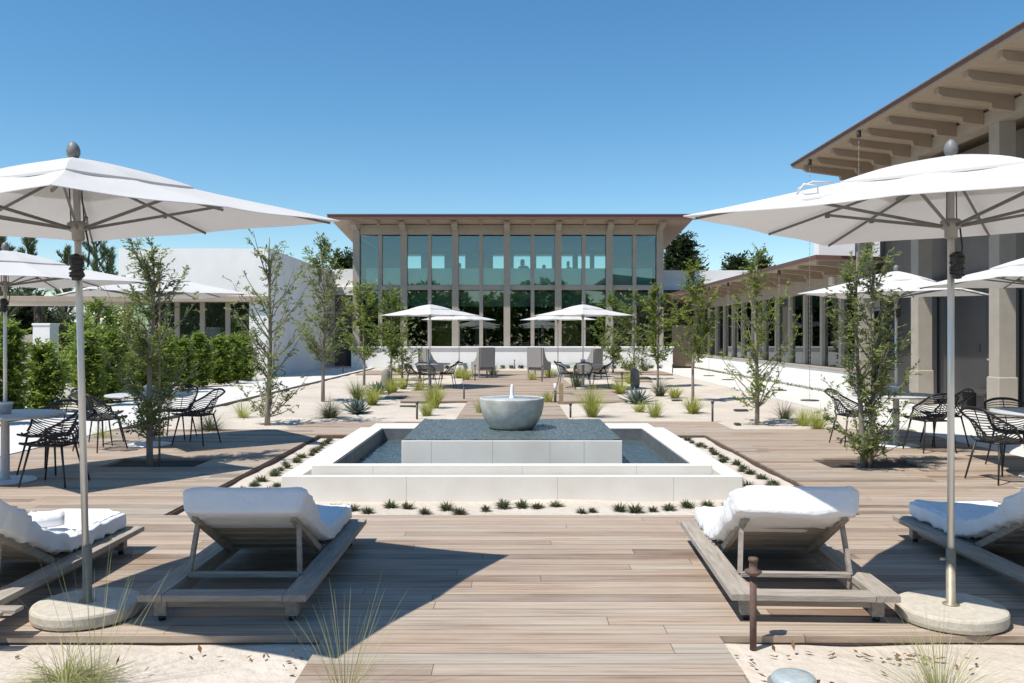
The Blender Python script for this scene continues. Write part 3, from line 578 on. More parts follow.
# ------------------------------------------------------------------ sun loungers (local +y towards the foot)
def lounger(label, loc, rz, L=2.0, W=0.92, seed=1, towel=False, rake=1.05, group='teak sun loungers'):
    t = thing('sun_lounger', label, 'sun lounger', (*loc, 0), rz, group)
    h = 0.165; hw = W / 2; rw = 0.13
    for sx in (-1, 1):
        x0, x1 = (hw - rw, hw) if sx > 0 else (-hw, -hw + rw)
        b = MB(); b.prism([(0.0, h - 0.035), (L, h - 0.035), (L, h), (0, h)], 'x', x0, x1); obj('side_rail', b, 'teak', t)
        b = MB(); xx = sx * (hw - rw + 0.02); b.box(xx - .012, xx + .012, 0.12, L - 0.1, h - 0.10, h - 0.036); obj('apron', b, 'teak', t)
    b = MB(); b.box(-hw + rw + .002, hw - rw - .002, 0.0, 0.12, h - 0.036, h - 0.001, bev=.003); obj('head_rail', b, 'teakx', t)
    b = MB(); b.box(-hw + rw + .002, hw - rw - .002, L - 0.10, L, h - 0.036, h - 0.001, bev=.003); obj('foot_rail', b, 'teakx', t)
    b = MB(); b.box(-hw + 0.06, hw - 0.06, 0.07, 0.10, h - 0.085, h - 0.037); obj('cross_bar', b, 'teakx', t)
    for sx in (-1, 1):
        for y in (0.06, L - 0.20):
            b = MB(); xx = sx * (hw - 0.10); b.box(xx - .035, xx + .035, y, y + .06, 0.03, h - 0.0365, bev=.003); lg = obj('leg', b, 'teak', t)
            b = MB(); b.lathe([(0.02, 0.002), (0.02, 0.03)], 10, cx=xx, cy=y + .03); obj('foot_glide', b, 'black', lg)
    iw = hw - rw - 0.01
    hy = 0.40 + 0.68
    for k in range(7):
        y = hy + 0.02 + k * (L - 0.12 - hy) / 7; b = MB(); b.box(-iw, iw, y, y + 0.075, h - 0.02, h - 0.002); obj('seat_slat', b, 'teakx', t)
    # raised back
    A = Vector((0, hy, h + 0.0)); B = Vector((0, 0.40, h + 0.345 * rake)); dv = (B - A).normalized(); nv = Vector((0, dv.z, -dv.y)) * -1
    if nv.z < 0: nv = -nv
    for sx in (-1, 1):
        b = MB(); o = Vector((sx * (iw - 0.03), 0, 0)); b.bar(A + o - nv * 0.015, B + o - nv * 0.015, 0.035, 0.045); obj('backrest_frame', b, 'teak', t)
        p = A.lerp(B, 0.86) + o * 1.04 - nv * 0.03; q = Vector((sx * (iw + 0.005), 0.41, h + 0.005))
        b = MB(); b.bar(p, q, 0.022, 0.04); obj('prop', b, 'teak', t)
    for k in range(6):
        c = A.lerp(B, 0.06 + 0.165 * k + 0.03); b = MB(); b.bar(c - Vector((iw - .045, 0, 0)), c + Vector((iw - .045, 0, 0)), 0.085, 0.018, mx=None)
        ang = math.atan2(dv.z, dv.y); m4 = Matrix.Translation(c) @ Matrix.Rotation(ang, 4, 'X'); b = MB(); b.box(-iw + .05, iw - .05, -0.045, 0.045, -0.012, 0.006, mx=m4)
        obj('back_slat', b, 'teakx', t)
    b = MB(); b.box(-iw - .005, iw + .005, 0.385, 0.425, h - 0.012, h + 0.018, bev=.003); obj('prop_bar', b, 'teakx', t)
    # mattress: rounded section swept along head -> hinge -> foot
    path = []
    end = L - 0.06
    ctrl = [B + nv * 0.012 + dv * 0.05, A.lerp(B, 0.7) + nv * 0.012, A.lerp(B, 0.35) + nv * 0.014, A + Vector((0, 0.05, 0.035)), A + Vector((0, 0.28, 0.01)), Vector((0, hy + 0.5, h + 0.01)), Vector((0, end, h + 0.012))]
    def cr(p0, p1, p2, p3, s): return 0.5 * ((2 * p1) + (p2 - p0) * s + (2 * p0 - 5 * p1 + 4 * p2 - p3) * s * s + (3 * p1 - p0 - 3 * p2 + p3) * s ** 3)
    C = [ctrl[0] * 2 - ctrl[1]] + ctrl + [ctrl[-1] * 2 - ctrl[-2]]
    for i in range(1, len(C) - 2):
        for k in range(9): path.append(cr(C[i - 1], C[i], C[i + 1], C[i + 2], k / 9))
    path.append(ctrl[-1])
    th = 0.11; wr = (0.6 if seed == 1 else 1.3); mw = iw + 0.035; v = []; f = []; rg = random.Random(seed)
    def sect(k, inset, sm):
        p = path[k]; tg = (path[min(k + 1, len(path) - 1)] - path[max(k - 1, 0)]).normalized(); up = Vector((0, tg.z, -tg.y)); up = -up if up.z < 0 else up
        ring_ = []; kk = max(0, 1 - k / 15.0); a = mw + 0.02 * min(1, kk * 2) - inset; c = th / 2 * (1 + 0.45 * min(1, kk * 2)) - inset * 0.7; n = 8
        for i in range(44):
            an = 2 * PI * i / 44 + 0.01; cx = math.copysign(abs(math.cos(an)) ** (2 / n), math.cos(an)); sz = math.copysign(abs(math.sin(an)) ** (2 / n), math.sin(an))
            q = p + Vector((cx * (a - (0.035 * kk * (1 - sz) / 2)), 0, 0)) + up * (c * sz + th / 2) + tg * sm
            nz = noise.noise(Vector((q.x * 7 + seed * 3, q.y * 6, q.z * 7))) * 0.008 * wr + noise.noise(Vector((q.x * 19 + seed, q.y * 17, q.z * 15))) * 0.004 * wr + max(0, 0.18 - abs(noise.noise(Vector((q.x * 5 + q.y * 8, q.y * 4 - q.z * 7, seed))))) * 0.075 * wr
            q = q + Vector((cx, 0, 0)) * nz * 0.8 + up * sz * nz
            ring_.append(tuple(q))
        return ring_
    rings = [sect(0, 0.05, -0.018), sect(0, 0.012, -0.014), sect(0, 0.003, -0.004)] + [sect(k, 0, 0) for k in range(1, len(path) - 1)] + [sect(len(path) - 1, 0.004, 0.006), sect(len(path) - 1, 0.018, 0.02), sect(len(path) - 1, 0.05, 0.028)]
    for r_ in rings: v += r_
    for j in range(len(rings) - 1):
        for i in range(44): a = j * 44 + i; c = j * 44 + (i + 1) % 44; f.append((a, a + 44, c + 44, c))
    f.append(tuple(range(44))); f.append(tuple(range(len(v) - 1, len(v) - 45, -1)))
    b = MB(); b.add(v, f, True); mt = obj('mattress', b, 'towel', t)
    b = MB()
    for ci in (6, 15): b.tube([rings[j][ci] for j in range(2, len(rings) - 2)], 0.0045, 6)
    b.tube([rings[2][i] for i in range(6, 16)], 0.0045, 6); b.tube([rings[-3][i] for i in range(6, 16)], 0.0045, 6)
    obj('piping', b, 'towel', mt)
lounger('weathered teak lounger with white mattress in the shade, just left of the centre boards', (-1.60, 4.74), 0.0, 1.97, 0.93, 1)
lounger('weathered teak lounger with sunlit white cover, behind the rusty post', (1.675, 4.74), -0.045, 1.88, 0.92, 2)
lounger('teak lounger with rolled towel, cut off by the left edge', (-3.24, 4.42), -0.005, 2.04, 0.94, 3)
lounger('teak lounger shaded blue under the parasol, cut off by the right edge', (3.5, 4.83), 0.01, 2.0, 0.92, 4)
# rolled towel on the left lounger
t = thing('rolled_towel', 'rolled white towel lying on the mattress of the left edge lounger', 'towel', (-3.1, 5.72, 0.372), 0.5)
b = MB(); 
pts = [(-0.11 + 0.22 * i / 6, 0, 0) for i in range(7)]
b.tube(pts, [0.045, 0.052, 0.054, 0.055, 0.054, 0.052, 0.045], 18); obj('roll', b, 'towel', t)
# low slatted table peeking in at the left edge
t = thing('side_table', 'low teak slat table at the left edge, near the first parasol base', 'side table', (-2.86, 4.52, 0), 0)
for k in range(2):
    b = MB(); b.box(-0.5, 0.25 - 0.05 * (k == 0), -0.02 + k * 0.10 - .08, 0.06 + k * 0.10 - .08, 0.135, 0.155, bev=.003); obj('slat', b, 'teakx', t)
for x in (-0.42, -0.05):
    b = MB(); b.box(x, x + .05, -0.09, 0.09, 0.002, 0.134); obj('leg', b, 'teak', t)

# ------------------------------------------------------------------ foreground small things
t = thing('garden_spigot', 'rusty post with a capped collar standing in front of the right lounger', 'post', (1.262, 4.50, SZ))
b = MB(); b.lathe([(0.018, -0.03), (0.018, 0.40)], 14); obj('pipe', b, 'rust', t)
b = MB(); b.lathe([(0.018, 0.39), (0.034, 0.40), (0.045, 0.41), (0.044, 0.418), (0.022, 0.425), (0.020, 0.465), (0.026, 0.468), (0.025, 0.485), (0.0, 0.487)], 16); obj('cap', b, 'rust', t)
t = thing('ground_light', 'cloudy glass cap of a light set in the sand at the bottom edge', 'ground light', (1.33, 4.06, SZ))
b = MB(); b.lathe([(0.12, -0.02), (0.12, 0.012), (0.11, 0.015), (0.10, 0.012)], 28); obj('ring', b, 'hub', t)
b = MB(); b.lathe([(0.105, 0.0), (0.104, 0.03), (0.09, 0.045), (0.05, 0.05), (0.0, 0.05)], 28); obj('glass_cap', b, 'lamp', t)
r = random.Random(11); b = MB()
for (cx, cy, sx, sy, n) in ((1.62, 4.40, 0.22, 0.03, 30), (1.98, 4.37, 0.13, 0.035, 70), (1.15, 4.35, 0.07, 0.1, 22), (1.3, 4.1, .08, .05, 14), (2.4, 4.3, 0.5, 0.08, 26), (-1.35, 4.38, 0.35, 0.05, 22), (-2.2, 4.3, 0.4, 0.08, 16), (-1.1, 4.3, 0.05, 0.1, 25), (1.9, 4.1, 0.4, 0.12, 16)):
    for i in range(int(n * 0.4)):
        x = r.gauss(cx, sx); y = r.gauss(cy, sy)
        if y > 4.55 or -1.04 < x < 1.12: continue
        b.leaf(Vector((x, y, SZ + 0.012 + r.uniform(0, 0.012))), Vector((r.uniform(-1, 1), r.uniform(-1, 1), r.uniform(-.3, .5))), Vector((r.uniform(-.6, .6), r.uniform(-.6, .6), 1)), r.uniform(0.025, 0.06), r.uniform(0.012, 0.024))
o = obj('leaf_litter', b, 'dryleaf', kind='stuff'); tag(o, 'dry brown leaves scattered over the sand along the deck front', 'leaf litter')

# ------------------------------------------------------------------ grasses, agaves, cacti
def grass(px, d, L, n, mt, label, spread=0.9, droop=1.0, W=0.006, seed=None, jit=0.05, cat='grass', z=SZ, group=None):
    o = obj('grass_tuft', tuft_mb(n, L, W, spread, droop, seed or int(px), jit), mt); o.location = (G(px, d), d, z)
    return tag(o, label, cat, group)
grass(345, 3.78, 0.56, 60, 'grassp', 'wispy feather grass with long upright blades at the bottom, left of centre', 0.7, 0.5, 0.0026, jit=0.05)
grass(940, 3.80, 0.43, 330, 'grassp', 'pale fine feather grass in the bottom right corner', 1.3, 0.7, 0.0021, jit=0.07)
grass(66, 4.06, 0.38, 520, 'grassp', 'dense arching green feather grass in the bottom left corner', 1.5, 2.6, 0.0034, jit=0.10)
grass(95, 4.02, 0.72, 26, 'grassp', 'few tall dry stalks leaning over the left parasol base', 0.65, 0.35, 0.0026, seed=9, jit=0.1)
for px, py, h, n, mt, lab, sp in (
    (592, 417, 0.62, 260, 'grassy', 'big yellow green grass tuft right behind the pool, right of the bowl', 0.55),
    (427, 416, 0.34, 160, 'grassy', 'yellow green grass tuft right behind the pool, left of the bowl', 0.5),
    (434, 408, 0.52, 220, 'grassy', 'taller yellow green tuft just beyond the one behind the pool', 0.45),
    (481, 415, 0.34, 90, 'grassy', 'small green tuft touching the left of the bowl', 0.4),
    (548, 404, 0.30, 90, 'grassy', 'small green tuft peeking out right of the bowl', 0.5),
    (655, 417, 0.36, 150, 'grassy', 'yellow tuft at the pool corner, in front of the right agave', 0.6),
    (693, 413, 0.36, 150, 'grassy', 'yellow tuft at the foot of the slim tree right of the agave', 0.7),
    (675, 398, 0.34, 120, 'grassy', 'small tuft between the right agave and the slim tree', 0.7),
    (640, 412, 0.24, 90, 'grassy', 'low tuft in front of the right agave', 0.7),
    (660, 396, 0.46, 160, 'grassd', 'feathery grey green bush behind the right agave', 0.8),
    (784, 419, 0.36, 130, 'grassd', 'dark spiky tuft right of the multi stemmed tree', 0.9),
    (803, 426, 0.34, 120, 'grassy', 'yellow green tuft at the right end of the sand', 0.7),
    (818, 431, 0.40, 150, 'grassy', 'yellow green tuft on the deck edge at the right end of the sand', 0.7),
    (210, 433, 0.40, 260, 'grassd', 'dark arching tuft at the left end of the sand', 1.2),
    (330, 418, 0.42, 300, 'grassd', 'dark arching tuft leaning right, left of the blue agave', 1.2),
    (243, 418, 0.40, 90, 'grassy', 'thin yellow tuft behind the trunk at the left sand edge', 0.8),
    (372, 405, 0.5, 180, 'grassy', 'yellow green tuft right behind the blue agave on the left', 0.7),
    (358, 400, 0.5, 160, 'grassy', 'yellow green tuft left behind the blue agave', 0.7),
    (392, 394, 0.52, 180, 'grassy', 'yellow green tuft below the left row of slim trees', 0.6),
    (403, 389, 0.40, 120, 'grassy', 'small tuft beside the grey cactus on the left', 0.6),
    (459, 378, 0.55, 140, 'grassy', 'tuft between the left drum table and the walkway', 0.7),
    (466, 381, 0.5, 140, 'grassy', 'tuft left of the walkway near the club chair', 0.7),
    (493, 376, 0.45, 110, 'grassy', 'tuft left of the walkway close to the pavilion', 0.6),
    (549, 378, 0.55, 130, 'grassy', 'tuft right of the walkway between chair and table', 0.6),
    (532, 381, 0.35, 100, 'grassy', 'low tuft on the walkway edge, right side', 0.8),
    (419, 392, 0.40, 100, 'grassy', 'tuft under the left sand garden table', 0.6),
    (577, 388, 0.55, 110, 'grassy', 'tuft under the right sand garden table', 0.6),
    (620, 394, 0.5, 120, 'grassy', 'tuft beyond the big grass, near the grey cactus', 0.7),
    (630, 384, 0.5, 110, 'grassy', 'tuft behind the grey cactus on the right', 0.7),
    (645, 372, 0.6, 120, 'grassd', 'dark tuft by the far right deck', 0.8),
    (103, 440, 0.28, 60, 'grassy', 'small yellow tuft between the chairs behind the left tree', 0.8)):
    d = (CAMH - SZ) * F / (py - 335); grass(px, d, h * 1.2, int(n * 1.7), mt, lab, sp, 1.0, 0.011 if d > 18 else 0.0065, jit=0.10, group='grass tufts in the sand')
def agave(px, py, s, label, seed):
    d = (CAMH - SZ) * F / (py - 335); r = random.Random(seed); b = MB()
    for i in range(30):
        a = i * 2.4; el = 0.25 + 1.15 * (i / 30); L = s * (0.75 + 0.3 * r.random()); W = s * 0.17
        dr = Vector((math.cos(a) * math.cos(el), math.sin(a) * math.cos(el), math.sin(el))); sd = Vector((-math.sin(a), math.cos(a), 0)); up = dr.cross(sd) * -1
        v = []; f = []
        for k in range(7):
            t_ = k / 6; wd = W * (0.55 + 1.6 * t_ * (1 - t_)) * (1 - t_ ** 3); p = dr * L * t_ + Vector((0, 0, -0.10 * s * t_ * t_))
            v += [tuple(p - sd * wd * .5 + up * wd * .18), tuple(p - up * wd * .12), tuple(p + sd * wd * .5 + up * wd * .18)]
        for k in range(6):
            q = k * 3; f += [(q, q + 1, q + 4, q + 3), (q + 1, q + 2, q + 5, q + 4)]
        b.add(v, f, True)
    o = obj('agave', b, 'agave'); o.location = (G(px, d), d, SZ)
    m_ = o.modifiers.new('thick', 'SOLIDIFY'); m_.thickness = 0.01
    tag(o, label, 'agave')
agave(357, 414, 0.46, 'blue grey agave rosette left of the pool, in front of yellow grass', 1)
agave(637, 404, 0.52, 'blue grey agave rosette right of the pool, in front of the cactus', 2)
agave(378, 394, 0.45, 'far small agave behind the left yellow grass', 3)
for px, py, h, lab in ((635, 388, 0.62, 'grey rounded cactus column behind the right agave'), (386, 389, 0.62, 'grey rounded cactus column by the left slim trees')):
    d = (CAMH - SZ) * F / (py - 335); b = MB(); pr_ = [(0.13, 0), (0.15, 0.15), (0.14, h * .7), (0.11, h * .9), (0.05, h * .98), (0, h)]
    v = []; n = 24
    b.lathe(pr_, n); b.v = [(x * (1.0 if i % 2 else 0.88), y * (1.0 if i % 2 else 0.88), z) for i, (x, y, z) in enumerate(b.v)]
    o = obj('cactus', b, 'cactus'); o.location = (G(px, d), d, SZ); tag(o, lab, 'cactus')

# path lights
def path_light(px, py, h, label, z=SZ):
    d = (CAMH - z) * F / (py - 335); t = thing('path_light', label, 'path light', (G(px, d), d, z), 0, 'slim bronze path lights')
    b = MB(); b.lathe([(0.02, -0.03), (0.02, h - 0.05)], 10); obj('post', b, 'steel_dark', t)
    b = MB(); b.lathe([(0.026, h - 0.05), (0.03, h - 0.04), (0.03, h), (0, h + .004)], 12); obj('head', b, 'steel_dark', t)
for px, py, h, lab in ((417, 420, 0.36, 'slim bronze path light at the deck edge, left of the pool'), (464, 401, 0.42, 'slim bronze path light left of the bowl'), (570.5, 418, 0.3, 'slim bronze path light right behind the pool, beside the big grass'),
        (622, 389, 0.48, 'slim bronze path light left of the grey cactus'), (712.5, 422, 0.4, 'slim bronze path light at the deck edge, right of the pool'), (475, 382, 0.6, 'slim bronze path light left of the walkway, by the club chair'),
        (542, 383, 0.6, 'slim bronze path light right of the walkway, by the club chair'), (343, 374, 0.35, 'slim bronze path light at the far end of the left path'), (391.5, 392, 0.9, 'slim bronze path light between the left slim trees'), (514.5, 369, 0.45, 'slim bronze path light before the pavilion wall, mid picture'), (672.5, 374, 0.4, 'slim bronze path light at the far right deck corner')):
    path_light(px, py, h, lab)
t = thing('timber_post', 'short tan timber post with a white capped pipe right of the bowl', 'post', (G(562, 20.4), 20.4, SZ))
b = MB(); b.box(-.07, .03, -.04, .04, -0.02, 0.50); obj('post', b, 'stake', t)
b = MB(); b.lathe([(0.03, -0.02), (0.03, 0.32)], 10, cx=-0.16); obj('pipe', b, 'steel_dark', t)
b = MB(); b.lathe([(0.04, 0.32), (0.04, 0.50), (0, 0.51)], 10, cx=-0.16); obj('cap', b, 'white', t)
for px, py, wd, lab in ((741, 411, 0.28, 'dark slot drain in the sand left of the spiky tuft'), (409, 407, 0.40, 'dark round drain cover in the sand, left of the yellow tufts'), (677, 401, .25, 'dark slot drain in the sand below the slim tree'), (737.5, 425, .09, 'tiny dark drain at the right deck corner')):
    d = (CAMH - SZ) * F / (py - 335); b = MB(); b.box(-wd / 2, wd / 2, -.09, .09, -0.02, 0.035); o = obj('drain_cover', b, 'steel_dark'); o.location = (G(px, d), d, SZ); tag(o, lab, 'drain')

# ------------------------------------------------------------------ trees
def tree(name, label, base, H, cb, wmax, leafm='leaf', n=45, lpb=55, ls=0.06, trunk=0.03, seed=1, sparse=1.0, prof=None, stems=1, cat='tree', group=None, stake=False, barkm='bark', lean=(0, 0), sig=0.085, airy=False):
    r = random.Random(seed); t = thing(name, label, cat, base, 0, group)
    tb = MB(); lb = MB(); prof = prof or (lambda q: math.sin(PI * min(1, 0.12 + q * 0.88)) ** 0.7)
    tr = []
    for s_ in range(stems):
        off = Vector((r.uniform(-.05, .05), r.uniform(-.05, .05), 0)) * (stems > 1); ph = r.uniform(0, 6); pts = []
        for i in range(12):
            q = i / 11; pts.append(off + Vector((lean[0] * q * H + 0.05 * math.sin(q * 5 + ph) * (q) * H / 3 + off.x * 3 * q, lean[1] * q * H + 0.04 * math.cos(q * 4 + ph) * q * H / 3 + off.y * 3 * q, q * H * (0.97 - 0.08 * s_) - 0.05 * (i == 0))))
        tr.append(pts); tb.tube(pts, [trunk * (1 - 0.82 * i / 11) for i in range(12)], 8)
    def at(pts, z):
        q = max(0, min(10.999, z / H * 11)); i = int(q); return pts[i].lerp(pts[i + 1], q - i)
    for k in range(n):
        q = (k + r.random()) / n; z = cb + (H - cb) * q; a = r.uniform(0, 2 * PI); rad = wmax * prof(q) * (r.uniform(0.25, 1.25) if airy else r.uniform(0.35, 1.05))
        pts = tr[k % stems]; c = at(pts, z); st = at(pts, max(cb * 0.75, z - rad * r.uniform(0.7, 1.3) - 0.1))
        e = Vector((c.x + rad * math.cos(a), c.y + rad * math.sin(a), z)); mid = st.lerp(e, 0.5) + Vector((0, 0, -0.08 * rad)) + Vector((math.cos(a), math.sin(a), 0)) * rad * 0.12
        bp = []
        for i in range(7):
            s2 = i / 6; bp.append(st * (1 - s2) ** 2 + mid * 2 * s2 * (1 - s2) + e * s2 * s2)
        th = trunk * 0.28; tb.tube(bp, [max(0.0025, th * (1 - 0.8 * i / 6)) for i in range(7)], 4, cap=False)
        m_ = int(lpb * 1.45 * r.uniform(0.4, 1.5) * (1.25 if airy else 1)); sg_ = sig * (0.85 if airy else 1)
        od = Vector((math.cos(a), math.sin(a), 0.35)); nt_ = max(1, m_ // 11)
        for i in range(nt_):
            s2 = 0.22 + 0.78 * (i + r.random()) / nt_; b0 = bp[min(5, int(s2 * 6))].lerp(bp[min(6, int(s2 * 6) + 1)], min(1, s2 * 6 - min(5, int(s2 * 6))))
            td = (od * 0.7 + Vector((r.gauss(0, .7), r.gauss(0, .7), r.gauss(0.25, .6)))).normalized(); tl = sg_ * r.uniform(1.2, 3.2) * (1 if s2 > .5 else .8)
            te = b0 + td * tl; sd = td.cross(Vector((0, 0, 1))); sd = sd.normalized() if sd.length > .01 else Vector((1, 0, 0)); wv = sd * max(0.0012, ls * 0.02)
            o_ = len(tb.v); tb.v += [tuple(b0 - wv), tuple(b0 + wv), tuple(te)]; tb.f.append((o_, o_ + 1, o_ + 2)); tb.sm.append(False)
            nl = int(r.uniform(8, 14))
            for u in range(nl):
                q2 = 0.15 + 0.9 * u / nl; sgn = 1 if u % 2 else -1
                dl = td * 0.7 + sd * sgn * r.uniform(.3, 1.1) + Vector((r.gauss(0, .25), r.gauss(0, .25), r.gauss(0, .35)))
                lb.leaf(b0 + td * tl * q2, dl, Vector((r.uniform(-.9, .9), r.uniform(-.9, .9), 1)), ls * r.uniform(0.55, 1.35), ls * r.uniform(.34, .58))
    obj('trunk', tb, barkm, t); obj('crown', lb, leafm, t)
    if stake:
        b = MB(); b.tube([(0.10, 0.04, -0.05), (0.10, 0.04, H * 0.86)], 0.014, 6); obj('stake', b, 'stake', t)
    return t
gt = 'young trees in two rows'
def yt(px, d, topy, cby, halfw, lab, **k):
    k['n'] = int(k['n'] * 0.72)
    H = 1.6 + (335 - topy) * d / F - SZ; cb = 1.6 - (cby - 335) * d / F - SZ
    return tree('young_tree', lab, (G(px, d), d, SZ), H, max(0.25, cb), halfw * d / F, group=gt, airy=True, **k)
yt(150, 10.6, 236, 428, 42, 'young tree growing through the deck by the left dining table', n=88, lpb=88, ls=0.052, trunk=0.045, seed=21, leafm='leafg', stake=True, sig=0.075, prof=lambda q: 0.55 + 0.45 * math.sin(PI * q) + 0.15 * q)
yt(265, 15.8, 233, 412, 42, 'tall sparse young tree at the left sand edge before the white building', n=75, lpb=60, ls=0.062, trunk=0.05, seed=22, leafm='leafg', stems=2, sig=0.08, prof=lambda q: 0.5 + 0.5 * math.sin(PI * q))
yt(323, 21.2, 237, 350, 32, 'tall young tree before the corner of the white building', n=80, lpb=62, ls=0.078, trunk=0.05, seed=23, leafm='leafg', sig=0.10)
yt(364, 28.0, 284, 352, 22, 'bushy young tree left of the pavilion corner column', n=50, lpb=65, ls=0.10, trunk=0.045, seed=24, leafm='leafy', sig=0.14)
yt(391, 27.3, 289, 352, 16, 'young tree before the first pavilion bay, left row', n=40, lpb=60, ls=0.10, trunk=0.04, seed=25, leafm='leaf', sig=0.13)
yt(402, 32.0, 305, 374, 18, 'small young tree furthest down the left row', n=40, lpb=50, ls=0.10, trunk=0.04, seed=26, leafm='leafy', sig=0.12)
yt(866, 10.5, 246, 452, 30, 'young tree with twin stems growing through the deck by the right dining table', n=88, lpb=82, ls=0.05, trunk=0.04, seed=31, leafm='leafg', stems=2, stake=True, sig=0.075, prof=lambda q: 1.15 - 0.75 * q + 0.25 * math.sin(PI * q))
yt(757, 15.8, 250, 402, 36, 'young tree at the right sand edge with low side branches', n=65, lpb=55, ls=0.06, trunk=0.045, seed=32, leafm='leafy', sig=0.09)
yt(693, 21.4, 262, 352, 22, 'bushy young tree before the taupe gate wall', n=55, lpb=70, ls=0.08, trunk=0.04, seed=33, leafm='leafy', sig=0.12)
yt(658, 27.3, 286, 356, 15, 'slim young tree before the right corner column of the pavilion', n=45, lpb=60, ls=0.10, trunk=0.04, seed=34, leafm='leafy', sig=0.12)
yt(634, 31.6, 290, 372, 20, 'young tree behind the grey cactus on the right', n=45, lpb=60, ls=0.10, trunk=0.045, seed=35, leafm='leaf', sig=0.14)
yt(613, 36.0, 296, 360, 18, 'small young tree furthest down the right row', n=40, lpb=60, ls=0.12, trunk=0.045, seed=36, leafm='leaf', sig=0.15)
# hedge shrubs
for i, d in enumerate((15.2, 16.6, 18.1, 19.6, 21, 22.5, 24, 25.5, 27, 28.5, 30, 31.5)):
    r = random.Random(50 + i); H = (1.9 if i < 2 else 1.42 if i == 2 else 1.58) + r.uniform(-.12, .2) * (i > 2)
    lab = ['hedge shrub cut off at the left edge, nearest to us', 'hedge shrub nearest the left edge table', 'second hedge shrub in view, right of the beige wall', 'hedge shrub just left of the parasol pole', 'hedge shrub just right of the parasol pole', 'hedge shrub directly behind the left dining table chair', 'hedge shrub behind the trunk of the left deck tree', 'hedge shrub just right of the left deck tree', 'sixth hedge shrub counted from the white building', 'hedge shrub under the building windows, fourth from the far end', 'second last hedge shrub before the sparse tree', 'last hedge shrub, beside the sparse young tree'][i]
    tree('hedge_shrub', lab, (-9.75 + r.uniform(-.12, .12), d, SZ), H, 0.10, 0.30 + r.uniform(-.05, .05), 'hedge', 90, 72, 0.095, 0.02, 60 + i, prof=lambda q: 0.75 + 0.3 * math.sin(PI * q) - 0.45 * q ** 4, cat='shrub', group='hedge shrubs along the left path', barkm='bark2', sig=0.10)
# row of shrubs behind
for i, (px, d, H, w_) in enumerate(((95, 25, 2.6, 0.9), (118, 27, 2.4, 0.9), (60, 30, 2.1, 1.0), (85, 23, 1.9, .6))):
    tree('background_shrub', ['tall loose shrub behind the hedge beside the parasol pole', 'tall loose shrub behind the hedge, left of the white building', 'wide shrub behind the white pillar', 'low shrub behind the hedge left of the parasol pole'][i], (G(px, d), d, SZ), H, 0.3, w_, 'hedge' if i != 2 else 'dark', 55, 70, 0.12, 0.04, 80 + i, cat='shrub', barkm='bark2', sig=0.16)
# far trees
def bigtree(label, px, d, topy, hw, mt, seed, cbz=1.0, n=60, lpb=110, ls=0.35):
    H = 1.6 + (335 - topy) * d / F; tree('broadleaf_tree', label, (G(px, d), d, SZ), H, cbz, hw * d / F, mt, n, lpb, ls, 0.22, seed, barkm='bark2', group='dark trees beyond the buildings', sig=0.45)
bigtree('dark tree rising right of the pavilion roof', 681, 62, 243, 17, 'dark', 90, 3.0, 80, 130)
bigtree('small dark treetop behind the white parapet, left of the rain chains', 737, 66, 262, 9, 'dark', 91, 4.0, 50, 100)
bigtree('dark treetop behind the white parapet above the low wing', 756, 68, 262, 10, 'dark', 92, 4.0, 50, 100)
bigtree('dark treetop behind the pavilion, left of its corner column', 343, 64, 260, 16, 'dark', 93, 4.0, 50, 100)
bigtree('dark low tree under the palm at the far left', 28, 48, 304, 26, 'dark', 94, 0.6, 60, 120, 0.3)
bigtree('dark tree mass behind the left edge shrub', 2, 50, 296, 14, 'dark', 95, 0.6, 50, 120, 0.3)
bigtree('dark trees right of the palm, left of the small roof', 52, 52, 316, 18, 'dark', 96, 0.4, 50, 100, 0.3)
def pine(label, px, d, topy, hw, seed):
    r = random.Random(seed); H = 1.6 + (335 - topy) * d / F; t = thing('pine_tree', label, 'pine', (G(px, d), d, SZ), 0, 'young pines beyond the left parasols')
    tb = MB(); lb = MB(); tb.tube([(0, 0, -.1), (0.1, 0, H * .5), (0, 0, H)], [0.2, 0.13, 0.03], 8); W = hw * d / F
    for k in range(46):
        q = (k + r.random()) / 46; z = H * (0.35 + 0.63 * q); a = r.uniform(0, 6.28); L = W * (1 - q) ** 0.6 * r.uniform(.6, 1.1) + 0.25
        e = Vector((math.cos(a) * L, math.sin(a) * L, z + 0.35 * L + .3)); s0 = Vector((0, 0, z - .1)); m0 = s0.lerp(e, .55) + Vector((0, 0, -.22 * L))
        bp = [s0 * (1 - s) ** 2 + m0 * 2 * s * (1 - s) + e * s * s for s in (0, .25, .5, .75, 1)]; tb.tube(bp, [.05, .04, .03, .02, .012], 4)
        for i in range(75):
            s = r.uniform(.35, 1.0); p = s0 * (1 - s) ** 2 + m0 * 2 * s * (1 - s) + e * s * s; dr = (e - m0).normalized() + Vector((r.uniform(-.9, .9), r.uniform(-.9, .9), r.uniform(-.3, .9)))
            lb.leaf(p, dr, Vector((r.uniform(-1, 1), r.uniform(-1, 1), .3)), 0.34, 0.03)
    obj('trunk', tb, 'bark2', t); obj('crown', lb, 'pine', t)
pine('young pine rising between the left parasols, right of the pole', 96, 50, 236, 21, 1)
pine('smaller pine top right beside the tall one', 107, 54, 250, 10, 2)
pine('pine tip poking over the second left parasol', 28, 50, 237, 7, 3)
pine('small pine tip left of the parasol pole', 64, 56, 250, 6, 4)
pine('pine at the left edge behind the finial', 2, 46, 240, 16, 5)
t = thing('palm_tree', 'palm with drooping fronds at the far left, under the second parasol', 'palm', (G(38, 42), 42, SZ))
b = MB(); b.tube([(0, 0, -.1), (0.05, 0, 1.5), (0, 0, 3.3)], [0.24, 0.2, 0.2], 10); obj('trunk', b, 'bark2', t)
b = MB(); r = random.Random(5)
